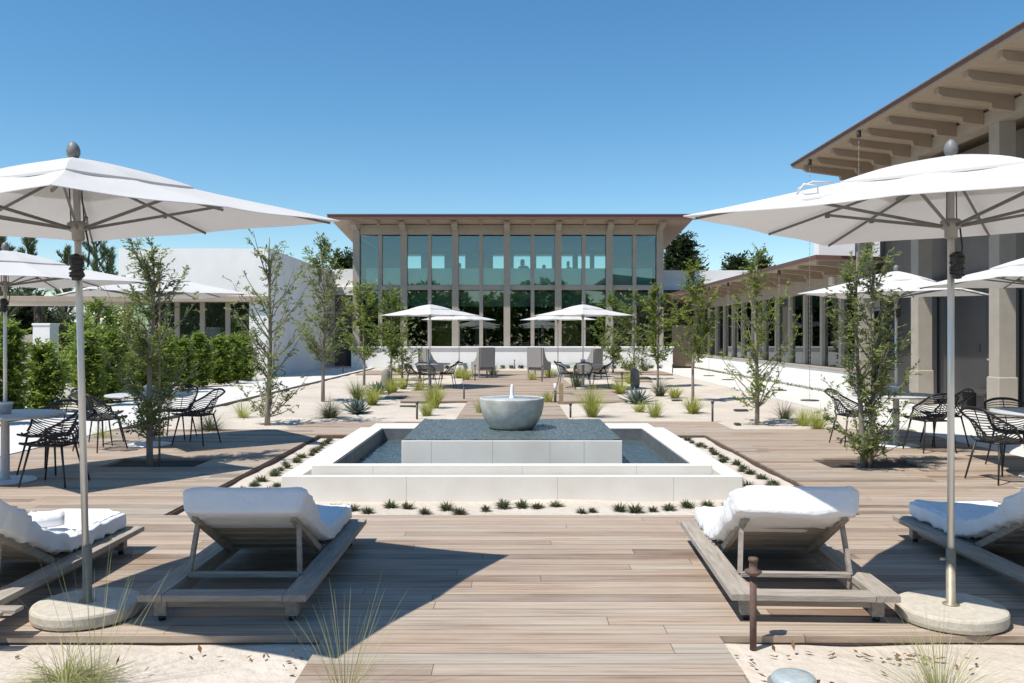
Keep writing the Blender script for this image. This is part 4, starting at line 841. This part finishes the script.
for k in range(22):
    a = k * 2.4; el = r.uniform(-.1, 1.1); d0 = Vector((math.cos(a) * math.cos(el), math.sin(a) * math.cos(el), math.sin(el))); p = Vector((0, 0, 3.3)); dd = d0.copy()
    for i in range(16):
        q = p + dd * 0.12; sd = dd.cross(Vector((0, 0, 1))).normalized()
        for sg in (-1, 1): b.leaf(p, sd * sg + dd * .6 + Vector((0, 0, -.35)), Vector((0, 0, 1)), 0.5 * (1 - abs(i - 6) / 14), 0.06)
        p = q; dd = (dd + Vector((0, 0, -.11))).normalized()
obj('crown', b, 'dark', t)

# ------------------------------------------------------------------ glass pavilion (back)
D0 = 42.5
pv = thing('glass_pavilion', 'two storey glass pavilion with taupe columns and a thin overhanging roof', 'building', (0, 0, 0))
b = MB(); b.box(-7.85, 7.85, 42.0, 42.25, -0.2, 0.96); b.box(-7.85, 7.85, 42.25, 50, -0.2, 0.9); 
obj('plinth_wall', b, 'stucco', pv)
b = MB(); b.box(-7.9, 7.9, 41.93, 42.3, 0.965, 1.04, bev=.01); obj('sill', b, 'stucco', pv)
# roof, sloping down to the back
sl_ = -0.085
def zr(y): return 7.20 + sl_ * (y - 41.0)
b = MB(); b.prism([(41.0, zr(41.0)), (51.5, zr(51.5)), (51.5, zr(51.5) + .07), (41.0, zr(41.0) + 0.07)], 'x', -8.75, 8.72); rf = obj('roof', b, 'soffit', pv)
b = MB(); b.prism([(40.97, zr(41) - .10), (41.02, zr(41) - .10), (41.02, zr(41) + .071), (51.6, zr(51.6) + .071), (51.6, zr(51.6) + .14), (40.97, zr(41) + 0.14)], 'x', -8.80, 8.77); obj('roof_edge', b, 'roofing', rf)
b = MB(); b.prism([(40.93, zr(41) + .143), (51.6, zr(51.6) + .143), (51.6, zr(51.6) + .17), (40.93, zr(41) + 0.17)], 'x', -8.84, 8.81); obj('gutter', b, 'hub', rf)
colx = [-7.68, -5.34, -2.80, -0.25, 2.28, 4.80, 7.30]
for x in colx:
    b = MB(); b.box(x - .16, x + .16, 42.35, 42.75, 1.041, zr(42.5) - .35); b.prism([(42.352, zr(42.5) - .35), (42.75, zr(42.5) - .35), (42.75, zr(42.5) - .25), (42.2, zr(42.2) - .26), (41.5, zr(41.5) - .08), (41.5, zr(41.5) - .24), (42.0, zr(42) - .34)], 'x', x - .14, x + .14); obj('column', b, 'tan', pv)
for a, c in zip(colx[:-1], colx[1:]):
    x = (a + c) / 2; b = MB(); b.box(x - .09, x + .09, 42.45, 42.7, 1.041, 6.55); obj('mullion', b, 'tan', pv)
    b = MB(); b.prism([(42.0, zr(42) - .17), (42.0, zr(42) - .02), (41.2, zr(41.2) - .02), (41.2, zr(41.2) - .10)], 'x', x - .05, x + .05); obj('rafter', b, 'rafter', pv)
    for (z0, z1, mt) in ((1.05, 3.80, 'glass_lo'), (4.08, 6.50, 'glass_up')):
        for xa, xb in ((a + .161, x - .091), (x + .091, c - .161)):
            b = MB(); b.box(xa, xb, 42.60, 42.62, z0, z1); obj('window_pane', b, mt, pv)
b = MB(); b.box(-7.5, 7.13, 42.42, 42.75, 6.56, zr(42.75) - .01); obj('top_beam', b, 'tan', pv)
b = MB(); b.box(-7.5, 7.13, 42.48, 42.7, 3.83, 4.06); obj('floor_beam', b, 'tan', pv)
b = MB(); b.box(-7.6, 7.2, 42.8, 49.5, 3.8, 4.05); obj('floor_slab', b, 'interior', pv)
b = MB(); b.box(-7.3, 7.0, 42.95, 42.98, 4.08, 4.93); obj('balustrade', b, 'glass_bal', pv)
b = MB(); b.box(-7.3, 7.0, 42.95, 42.98, 3.02, 3.75); obj('blind', b, 'blind', pv)
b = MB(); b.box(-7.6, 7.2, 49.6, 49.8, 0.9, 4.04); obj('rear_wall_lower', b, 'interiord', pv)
wn = [(-6.2, -5.25), (-4.75, -3.9), (-3.45, -2.7), (-1.1, -.3), (0.1, 1.05), (1.4, 2.3), (2.6, 3.5), (3.8, 4.5), (4.75, 5.7)]
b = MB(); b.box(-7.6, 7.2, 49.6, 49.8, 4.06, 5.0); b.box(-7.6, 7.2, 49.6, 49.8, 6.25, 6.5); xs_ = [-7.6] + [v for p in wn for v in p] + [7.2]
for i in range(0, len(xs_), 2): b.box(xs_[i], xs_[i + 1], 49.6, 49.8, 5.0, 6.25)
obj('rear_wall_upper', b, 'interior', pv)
for x in (-7.7, 7.2): 
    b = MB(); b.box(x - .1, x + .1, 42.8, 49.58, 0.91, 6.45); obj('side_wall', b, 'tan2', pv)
b = MB(); b.box(-7.55, 7.05, 42.8, 49.55, 6.45, 6.5); obj('ceiling', b, 'interior', pv)
# furniture silhouettes inside upstairs
rr = random.Random(8)
for i, (x, w2, h2) in enumerate(((-6.0, .5, .7), (-3.4, .9, 1.6), (-2.2, 1.0, 2.0), (-1.5, .5, 1.2), (0.35, .6, 1.8), (1.6, .5, 1.5), (3.0, .4, 1.7), (4.9, .6, 1.2))):
    b = MB(); b.box(x, x + w2, 48.2, 48.7, 4.06, 4.06 + h2 * .8, bev=.1); b.box(x + w2 * .2, x + w2 * .6, 48.3, 48.5, 4.06 + h2 * .8, 4.06 + h2, bev=.08); obj('indoor_chair', b, 'interiord', pv)

# white blocks beside the pavilion
wl = thing('left_link_wall', 'white parapet and taupe doorway recess left of the pavilion', 'building')
b = MB(); b.box(-9.6, -7.86, 45.6, 46.0, 4.15, 5.1); b.box(-9.6, -7.86, 45.2, 45.9, 3.7, 4.12); obj('parapet', b, 'stucco', wl)
b = MB(); b.box(-9.6, -7.86, 45.3, 45.6, -0.1, 3.69); obj('wall', b, 'tan2', wl)
b = MB(); b.box(-8.7, -7.9, 45.24, 45.29, 0.0, 2.3); obj('door', b, 'doorm', wl)
wr = thing('right_link_wall', 'white parapet over a taupe wall with pale gate, right of the pavilion', 'building')
b = MB(); b.box(7.75, 15.0, 45.2, 45.6, 4.15, 5.0); b.box(7.75, 15.0, 44.9, 45.5, 3.95, 4.13); obj('parapet', b, 'stucco', wr)
b = MB(); b.box(7.76, 10.5, 45.25, 45.55, -0.1, 3.94); obj('wall', b, 'tan2', wr)
b = MB(); b.box(8.05, 9.35, 43.3, 43.38, 0.02, 2.1); b.box(8.68, 8.72, 43.28, 43.3, 0.02, 2.1); obj('gate', b, 'soffit', wr)

# ------------------------------------------------------------------ left white building
lbd = thing('white_building', 'plain white stucco building behind the hedge on the left', 'building')
b = MB(); b.box(-15.0, -9.3, 32.8, 45.2, 2.95, 4.9); b.box(-10.02, -9.3, 32.8, 45.2, -0.1, 2.9495); b.box(-15.0, -10.02, 33.6, 45.2, -0.1, 0.4); obj('wall', b, 'stucco', lbd)
b = MB(); b.box(-24.0, -9.28, 32.62, 32.795, 2.86, 3.08, bev=.01); obj('fascia', b, 'soffit', lbd)
b = MB(); b.box(-24.0, -15.0, 32.8, 40, 2.95, 3.05); obj('low_roof', b, 'stucco', lbd)
xw = [-14.9 + 0.98 * k for k in range(6)]
for x in xw:
    b = MB(); b.box(x - .09, x + .09, 33.2, 33.4, -0.08, 2.86); obj('window_post', b, 'tan', lbd)
for x in xw[:-1]:
    b = MB(); b.box(x + .091, x + .889, 33.28, 33.30, 0.4, 2.86); obj('window_pane', b, 'glass_lo', lbd)
b = MB(); b.box(-15, -10.03, 36, 36.2, 0.4, 2.94); obj('inner_wall', b, 'interior', lbd)
t = thing('gate_pillar', 'square white pillar beside the beige wall at the far left', 'pillar', (G(46, 26), 26, SZ))
b = MB(); b.box(-.26, .26, -.26, .26, -.1, 1.93, bev=.01); obj('shaft', b, 'stucco', t)
b = MB(); b.box(-.28, .28, -.28, .28, 1.931, 2.0, bev=.01); obj('capstone', b, 'stucco', t)
b = MB(); b.box(G(-60, 26), G(38, 26) , 26.2, 26.5, -.2, 1.62); tag(obj('garden_wall', b, 'tan'), 'low beige garden wall left of the white pillar', 'wall')
b = MB(); b.box(-22, -10.6, 20.4, 20.7, -.2, 0.12); tag(obj('garden_step', b, 'pave'), 'low pale kerb seen through the hedge on the left, nearer one', 'kerb')
b = MB(); b.box(-22, -10.6, 23.4, 23.7, -.2, 0.2); tag(obj('garden_step', b, 'pave'), 'low pale kerb seen through the hedge on the left, farther one', 'kerb')
t = thing('beach_house', 'distant small house with a pale pyramid roof behind the left shrubs', 'house', (G(66, 60), 60, SZ))
b = MB(); b.box(-1.6, 1.6, -1.6, 1.6, 0, 2.4); obj('wall', b, 'stucco', t)
b = MB(); b.add([(-2, -2, 2.4), (2, -2, 2.4), (2, 2, 2.4), (-2, 2, 2.4), (0, 0, 4.3)], [(0, 1, 4), (1, 2, 4), (2, 3, 4), (3, 0, 4), (3, 2, 1, 0)]); obj('roof', b, 'stucco', t)

# ------------------------------------------------------------------ right hall
hall = thing('entrance_hall', 'tall taupe hall with columns and a deep raftered eave on the right', 'building')
def zs(x): return 5.93 - 0.11 * (x - 7.3)
Y0, Y1 = 2.0, 22.35
b = MB(); b.prism([(7.3, zs(7.3)), (14, zs(14)), (14, zs(14) + .05), (7.3, zs(7.3) + .05)], 'y', Y0, Y1); rf = obj('roof', b, 'soffit', hall)
b = MB(); b.prism([(7.27, zs(7.3) + .051), (14, zs(14) + .051), (14, zs(14) + .105), (7.27, zs(7.3) + .105)], 'y', Y0, Y1 + .05); obj('roof_edge', b, 'roofing', rf)
b = MB(); b.prism([(7.24, zs(7.3) + .107), (14, zs(14) + .107), (14, zs(14) + .122), (7.24, zs(7.3) + .122)], 'y', Y0, Y1 + .08); obj('flashing', b, 'hub', rf)
y = 21.9; k = 0
while y > 6:
    b = MB(); b.prism([(7.42, zs(7.42) - .002), (7.42, zs(7.42) - .10), (7.50, zs(7.5) - .15), (8.35, zs(8.35) - .17), (8.37, zs(8.37) - .26), (8.745, zs(8.745) - .27), (8.745, zs(8.745) - .002)], 'y', y - .07, y + .07); obj('rafter', b, 'rafter', hall)
    y -= 0.98
b = MB(); b.box(8.75, 9.05, Y0, 22.2, 5.46, zs(8.9) - .04); obj('beam', b, 'tan', hall)
cy = [21.9, 18.8, 15.7, 12.6, 9.5, 6.4]
for y in cy:
    b = MB(); b.box(8.80, 9.10, y - .17, y + .17, 0.10, 5.459); b.box(8.765, 9.135, y - .20, y + .20, 0.095, 0.84, bev=.02); obj('column', b, 'tan', hall)
b = MB(); b.box(8.62, 14, Y0, 22.2, -0.1, 0.09, bev=.01); obj('floor', b, 'pave', hall)
for a, c in zip(cy[1:], cy[:-1]):
    first = abs(c - 15.7) < .1 or c < 15
    if first:
        b = MB(); b.box(9.45, 9.48, a + .25, c - .25, 0.1, 5.45); obj('window_pane', b, 'glass_up', hall)
        b = MB(); b.box(9.40, 9.5, (a + c) / 2 - .05, (a + c) / 2 + .05, 0.1, 5.45); obj('mullion', b, 'tan', hall)
        continue
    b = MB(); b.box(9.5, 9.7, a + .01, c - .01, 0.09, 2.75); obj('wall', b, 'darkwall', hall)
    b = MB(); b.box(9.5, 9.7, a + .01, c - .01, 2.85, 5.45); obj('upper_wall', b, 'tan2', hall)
    b = MB(); b.box(9.42, 9.6, a + .01, c - .01, 2.751, 2.849); obj('lintel', b, 'steel_dark', hall)
    b = MB(); b.box(9.46, 9.499, a + .35, a + 1.45, 0.1, 2.45); dr = obj('door', b, 'doorm', hall)
    b = MB(); b.box(9.43, 9.46, a + 1.25, a + 1.38, 1.1, 1.13); obj('handle', b, 'alu', dr)
    b = MB(); b.box(9.49, 9.4995, a + 1.75, a + 1.9, 1.25, 1.42); obj('wall_plate', b, 'steel_dark', hall)
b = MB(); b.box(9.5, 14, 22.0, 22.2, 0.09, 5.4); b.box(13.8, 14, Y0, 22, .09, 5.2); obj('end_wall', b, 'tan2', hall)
b = MB(); b.box(8.45, 8.9, 17.3, 19.2, 0.5, 0.56); 
t = thing('bench', 'dark low bench against the charcoal wall of the right hall', 'bench', (9.25, 17.0, 0.09))
b = MB(); b.box(-.18, .18, -.55, .55, .38, .43); obj('seat', b, 'steel_dark', t)
for y in (-.42, .42):
    b = MB(); b.box(-.14, .14, y - .03, y + .03, 0.002, .379); obj('leg', b, 'steel_dark', t)
# ------------------------------------------------------------------ low wing
lw = thing('low_wing', 'single storey wing with a long window wall and raftered eave, behind the right hall', 'building')
def zl(x): return 3.50 - 0.03 * (x - 7.75)
YA, YB = 21.9, 44.8
b = MB(); b.prism([(7.75, zl(7.75)), (12, zl(12)), (12, zl(12) + .05), (7.75, zl(7.75) + .05)], 'y', YA, YB); rf = obj('roof', b, 'soffit', lw)
b = MB(); b.prism([(7.72, zl(7.75) + .051), (12, zl(12) + .051), (12, zl(12) + .14), (7.72, zl(7.75) + .14)], 'y', YA - .04, YB); obj('roof_edge', b, 'roofing', rf)
y = 22.1
while y < 44:
    b = MB(); b.prism([(7.85, zl(7.85) - .002), (7.85, zl(7.85) - .10), (8.5, zl(8.5) - .15), (8.52, zl(8.52) - .24), (8.995, zl(8.995) - .24), (8.995, zl(8.995) - .002)], 'y', y - .08, y + .08); obj('rafter', b, 'rafter', lw); y += 1.45
b = MB(); b.box(9.0, 9.3, YA + .3, YB, 2.87, zl(9.15) - .01); obj('beam', b, 'tan', lw)
b = MB(); b.box(8.98, 9.25, 23.0, 42.3, -0.1, 0.62); obj('plinth_wall', b, 'stucco', lw)
b = MB(); b.box(8.94, 9.3, 22.9, 42.3, 0.622, 0.69, bev=.01); obj('sill', b, 'tan', lw)
y = 23.75 - 1.45
while y < 44:
    b = MB(); b.box(9.05, 9.25, y - .09, y + .09, 0.70, 2.869); obj('mullion', b, 'tan', lw)
    if y + 1.4 < 44.5:
        b = MB(); b.box(9.14, 9.155, y + .095, y + 1.355, 0.70, 2.866); obj('window_pane', b, 'glass_lo', lw)
    y += 1.45
b = MB(); b.box(12.5, 12.7, YA, YB, 0, 3.3); b.box(9.3, 12.5, YB - .2, YB, 0, 3.3); obj('inner_wall', b, 'interior', lw)
b = MB(); b.box(9.3, 12.5, YA + .3, YB - .21, 0, 0.1); obj('floor', b, 'interior', lw)
for y in range(24, 42, 3):
    b = MB(); b.box(9.9, 10.6, y, y + 2.2, 0.1, 0.95, bev=.1); obj('indoor_sofa', b, 'stucco', lw)
b = MB(); b.box(9.35, 13.8, 26.2, 26.6, 3.75, 4.75); tag(obj('white_roof_block', b, 'stucco'), 'plain white block rising above the low wing beside the tall hall', 'building')
for i, y in enumerate((25.3, 29, 32.5, 35.0)): pass
# small wall lamp
b = MB(); b.box(8.9, 8.995, 23.9, 24.2, 3.0, 3.22, bev=.01); obj('wall_lamp', b, 'white', lw)
# low planting line along the wing
b = MB(); r = random.Random(77)
for i in range(2600):
    y = r.uniform(23.2, 42); b.leaf(Vector((8.86 + r.gauss(0, .03), y + .0, -.02 + r.uniform(0, .06))), Vector((r.uniform(-1, 1), r.uniform(-1, 1), r.uniform(0, 1))), Vector((r.uniform(-1, 1), 0, 1)), .05, .025)
o = obj('ground_cover', b, 'grassd', kind='stuff'); tag(o, 'thin line of green ground cover at the foot of the low wing wall', 'ground cover')
b = MB()
for i in range(3000):
    x = r.uniform(-5.5, 7.2); c = round(x / .45) * .45; x = c + r.gauss(0, .06); b.leaf(Vector((x, 41.75 + r.gauss(0, .05), SZ + r.uniform(0, .14))), Vector((r.uniform(-1, 1), r.uniform(-1, 1), r.uniform(0, 1))), Vector((r.uniform(-1, 1), 0, 1)), .10, .05)
o = obj('ground_cover', b, 'grassd', kind='stuff'); tag(o, 'row of low clumps at the foot of the white pavilion wall', 'ground cover')
# rain chains
def chain(label, x, y, ztop, base=True):
    t = thing('rain_chain', label, 'rain chain', (x, y, 0), 0, 'rain chains hanging from the eaves'); b = MB(); z = 0.03; n = 0
    pts = []
    b.tube([(0, 0, 0.0), (0, 0, ztop)], 0.004, 5)
    k = 0.1
    while k < ztop: b.lathe([(0.004, k), (0.009, k + .03), (0.004, k + .06)], 6); k += 0.12
    obj('chain', b, 'hub', t)
    b = MB(); b.lathe([(0, -.018), (0.22, -.018), (0.22, 0.0), (0, .004)], 24); obj('splash_plate', b, 'steel_dark', t)
    b = MB(); b.lathe([(0.05, ztop - .14), (0.05, ztop - .03), (0.02, ztop)], 8); obj('outlet', b, 'steel_dark', t)
chain('rain chain hanging from the far end of the tall eave beside the right parasol', 7.34, 21.2, 5.93)
chain('rain chain from the tall eave, near the middle of its run', 7.34, 18.2, 5.93)
for px, py, lab in ((709, 375, 'rain chain furthest along the low wing'), (728, 379.5, 'second furthest rain chain of the low wing'), (779, 391, 'rain chain of the low wing behind the right young tree')):
    d = 7.80 * F / (px - 512); chain(lab, 7.80, d, 3.5)
# mulch in tree openings
for h_, lab in ((HL, 'left'), (HR, 'right')):
    b = MB(); b.add([(h_[0], h_[2], SZ + .02), (h_[1], h_[2], SZ + .02), (h_[1], h_[3], SZ + .02), (h_[0], h_[3], SZ + .02)], [(0, 1, 2, 3)]); struct('soil', b, 'mulch')

# the wood on the far side of the terrace, behind the camera: seen in the pavilion glass
b = MB(); r = random.Random(400)
for i in range(26000):
    x = r.uniform(-45, 45); top = 7.5 + 2.5 * noise.noise(Vector((x * 0.13, 0, 0))) + 1.5 * noise.noise(Vector((x * 0.5, 3, 0)))
    b.leaf(Vector((x, -26 - r.uniform(0, 5), SZ + top * r.random() ** 0.8)), Vector((r.uniform(-1, 1), r.uniform(-1, 1), r.uniform(-1, 1))), Vector((0, 0, 1)), 0.9, 0.6)
o = obj('wood', b, 'leaf', kind='stuff'); tag(o, 'dark green wood across the terrace, mirrored in the pavilion glass', 'wood')
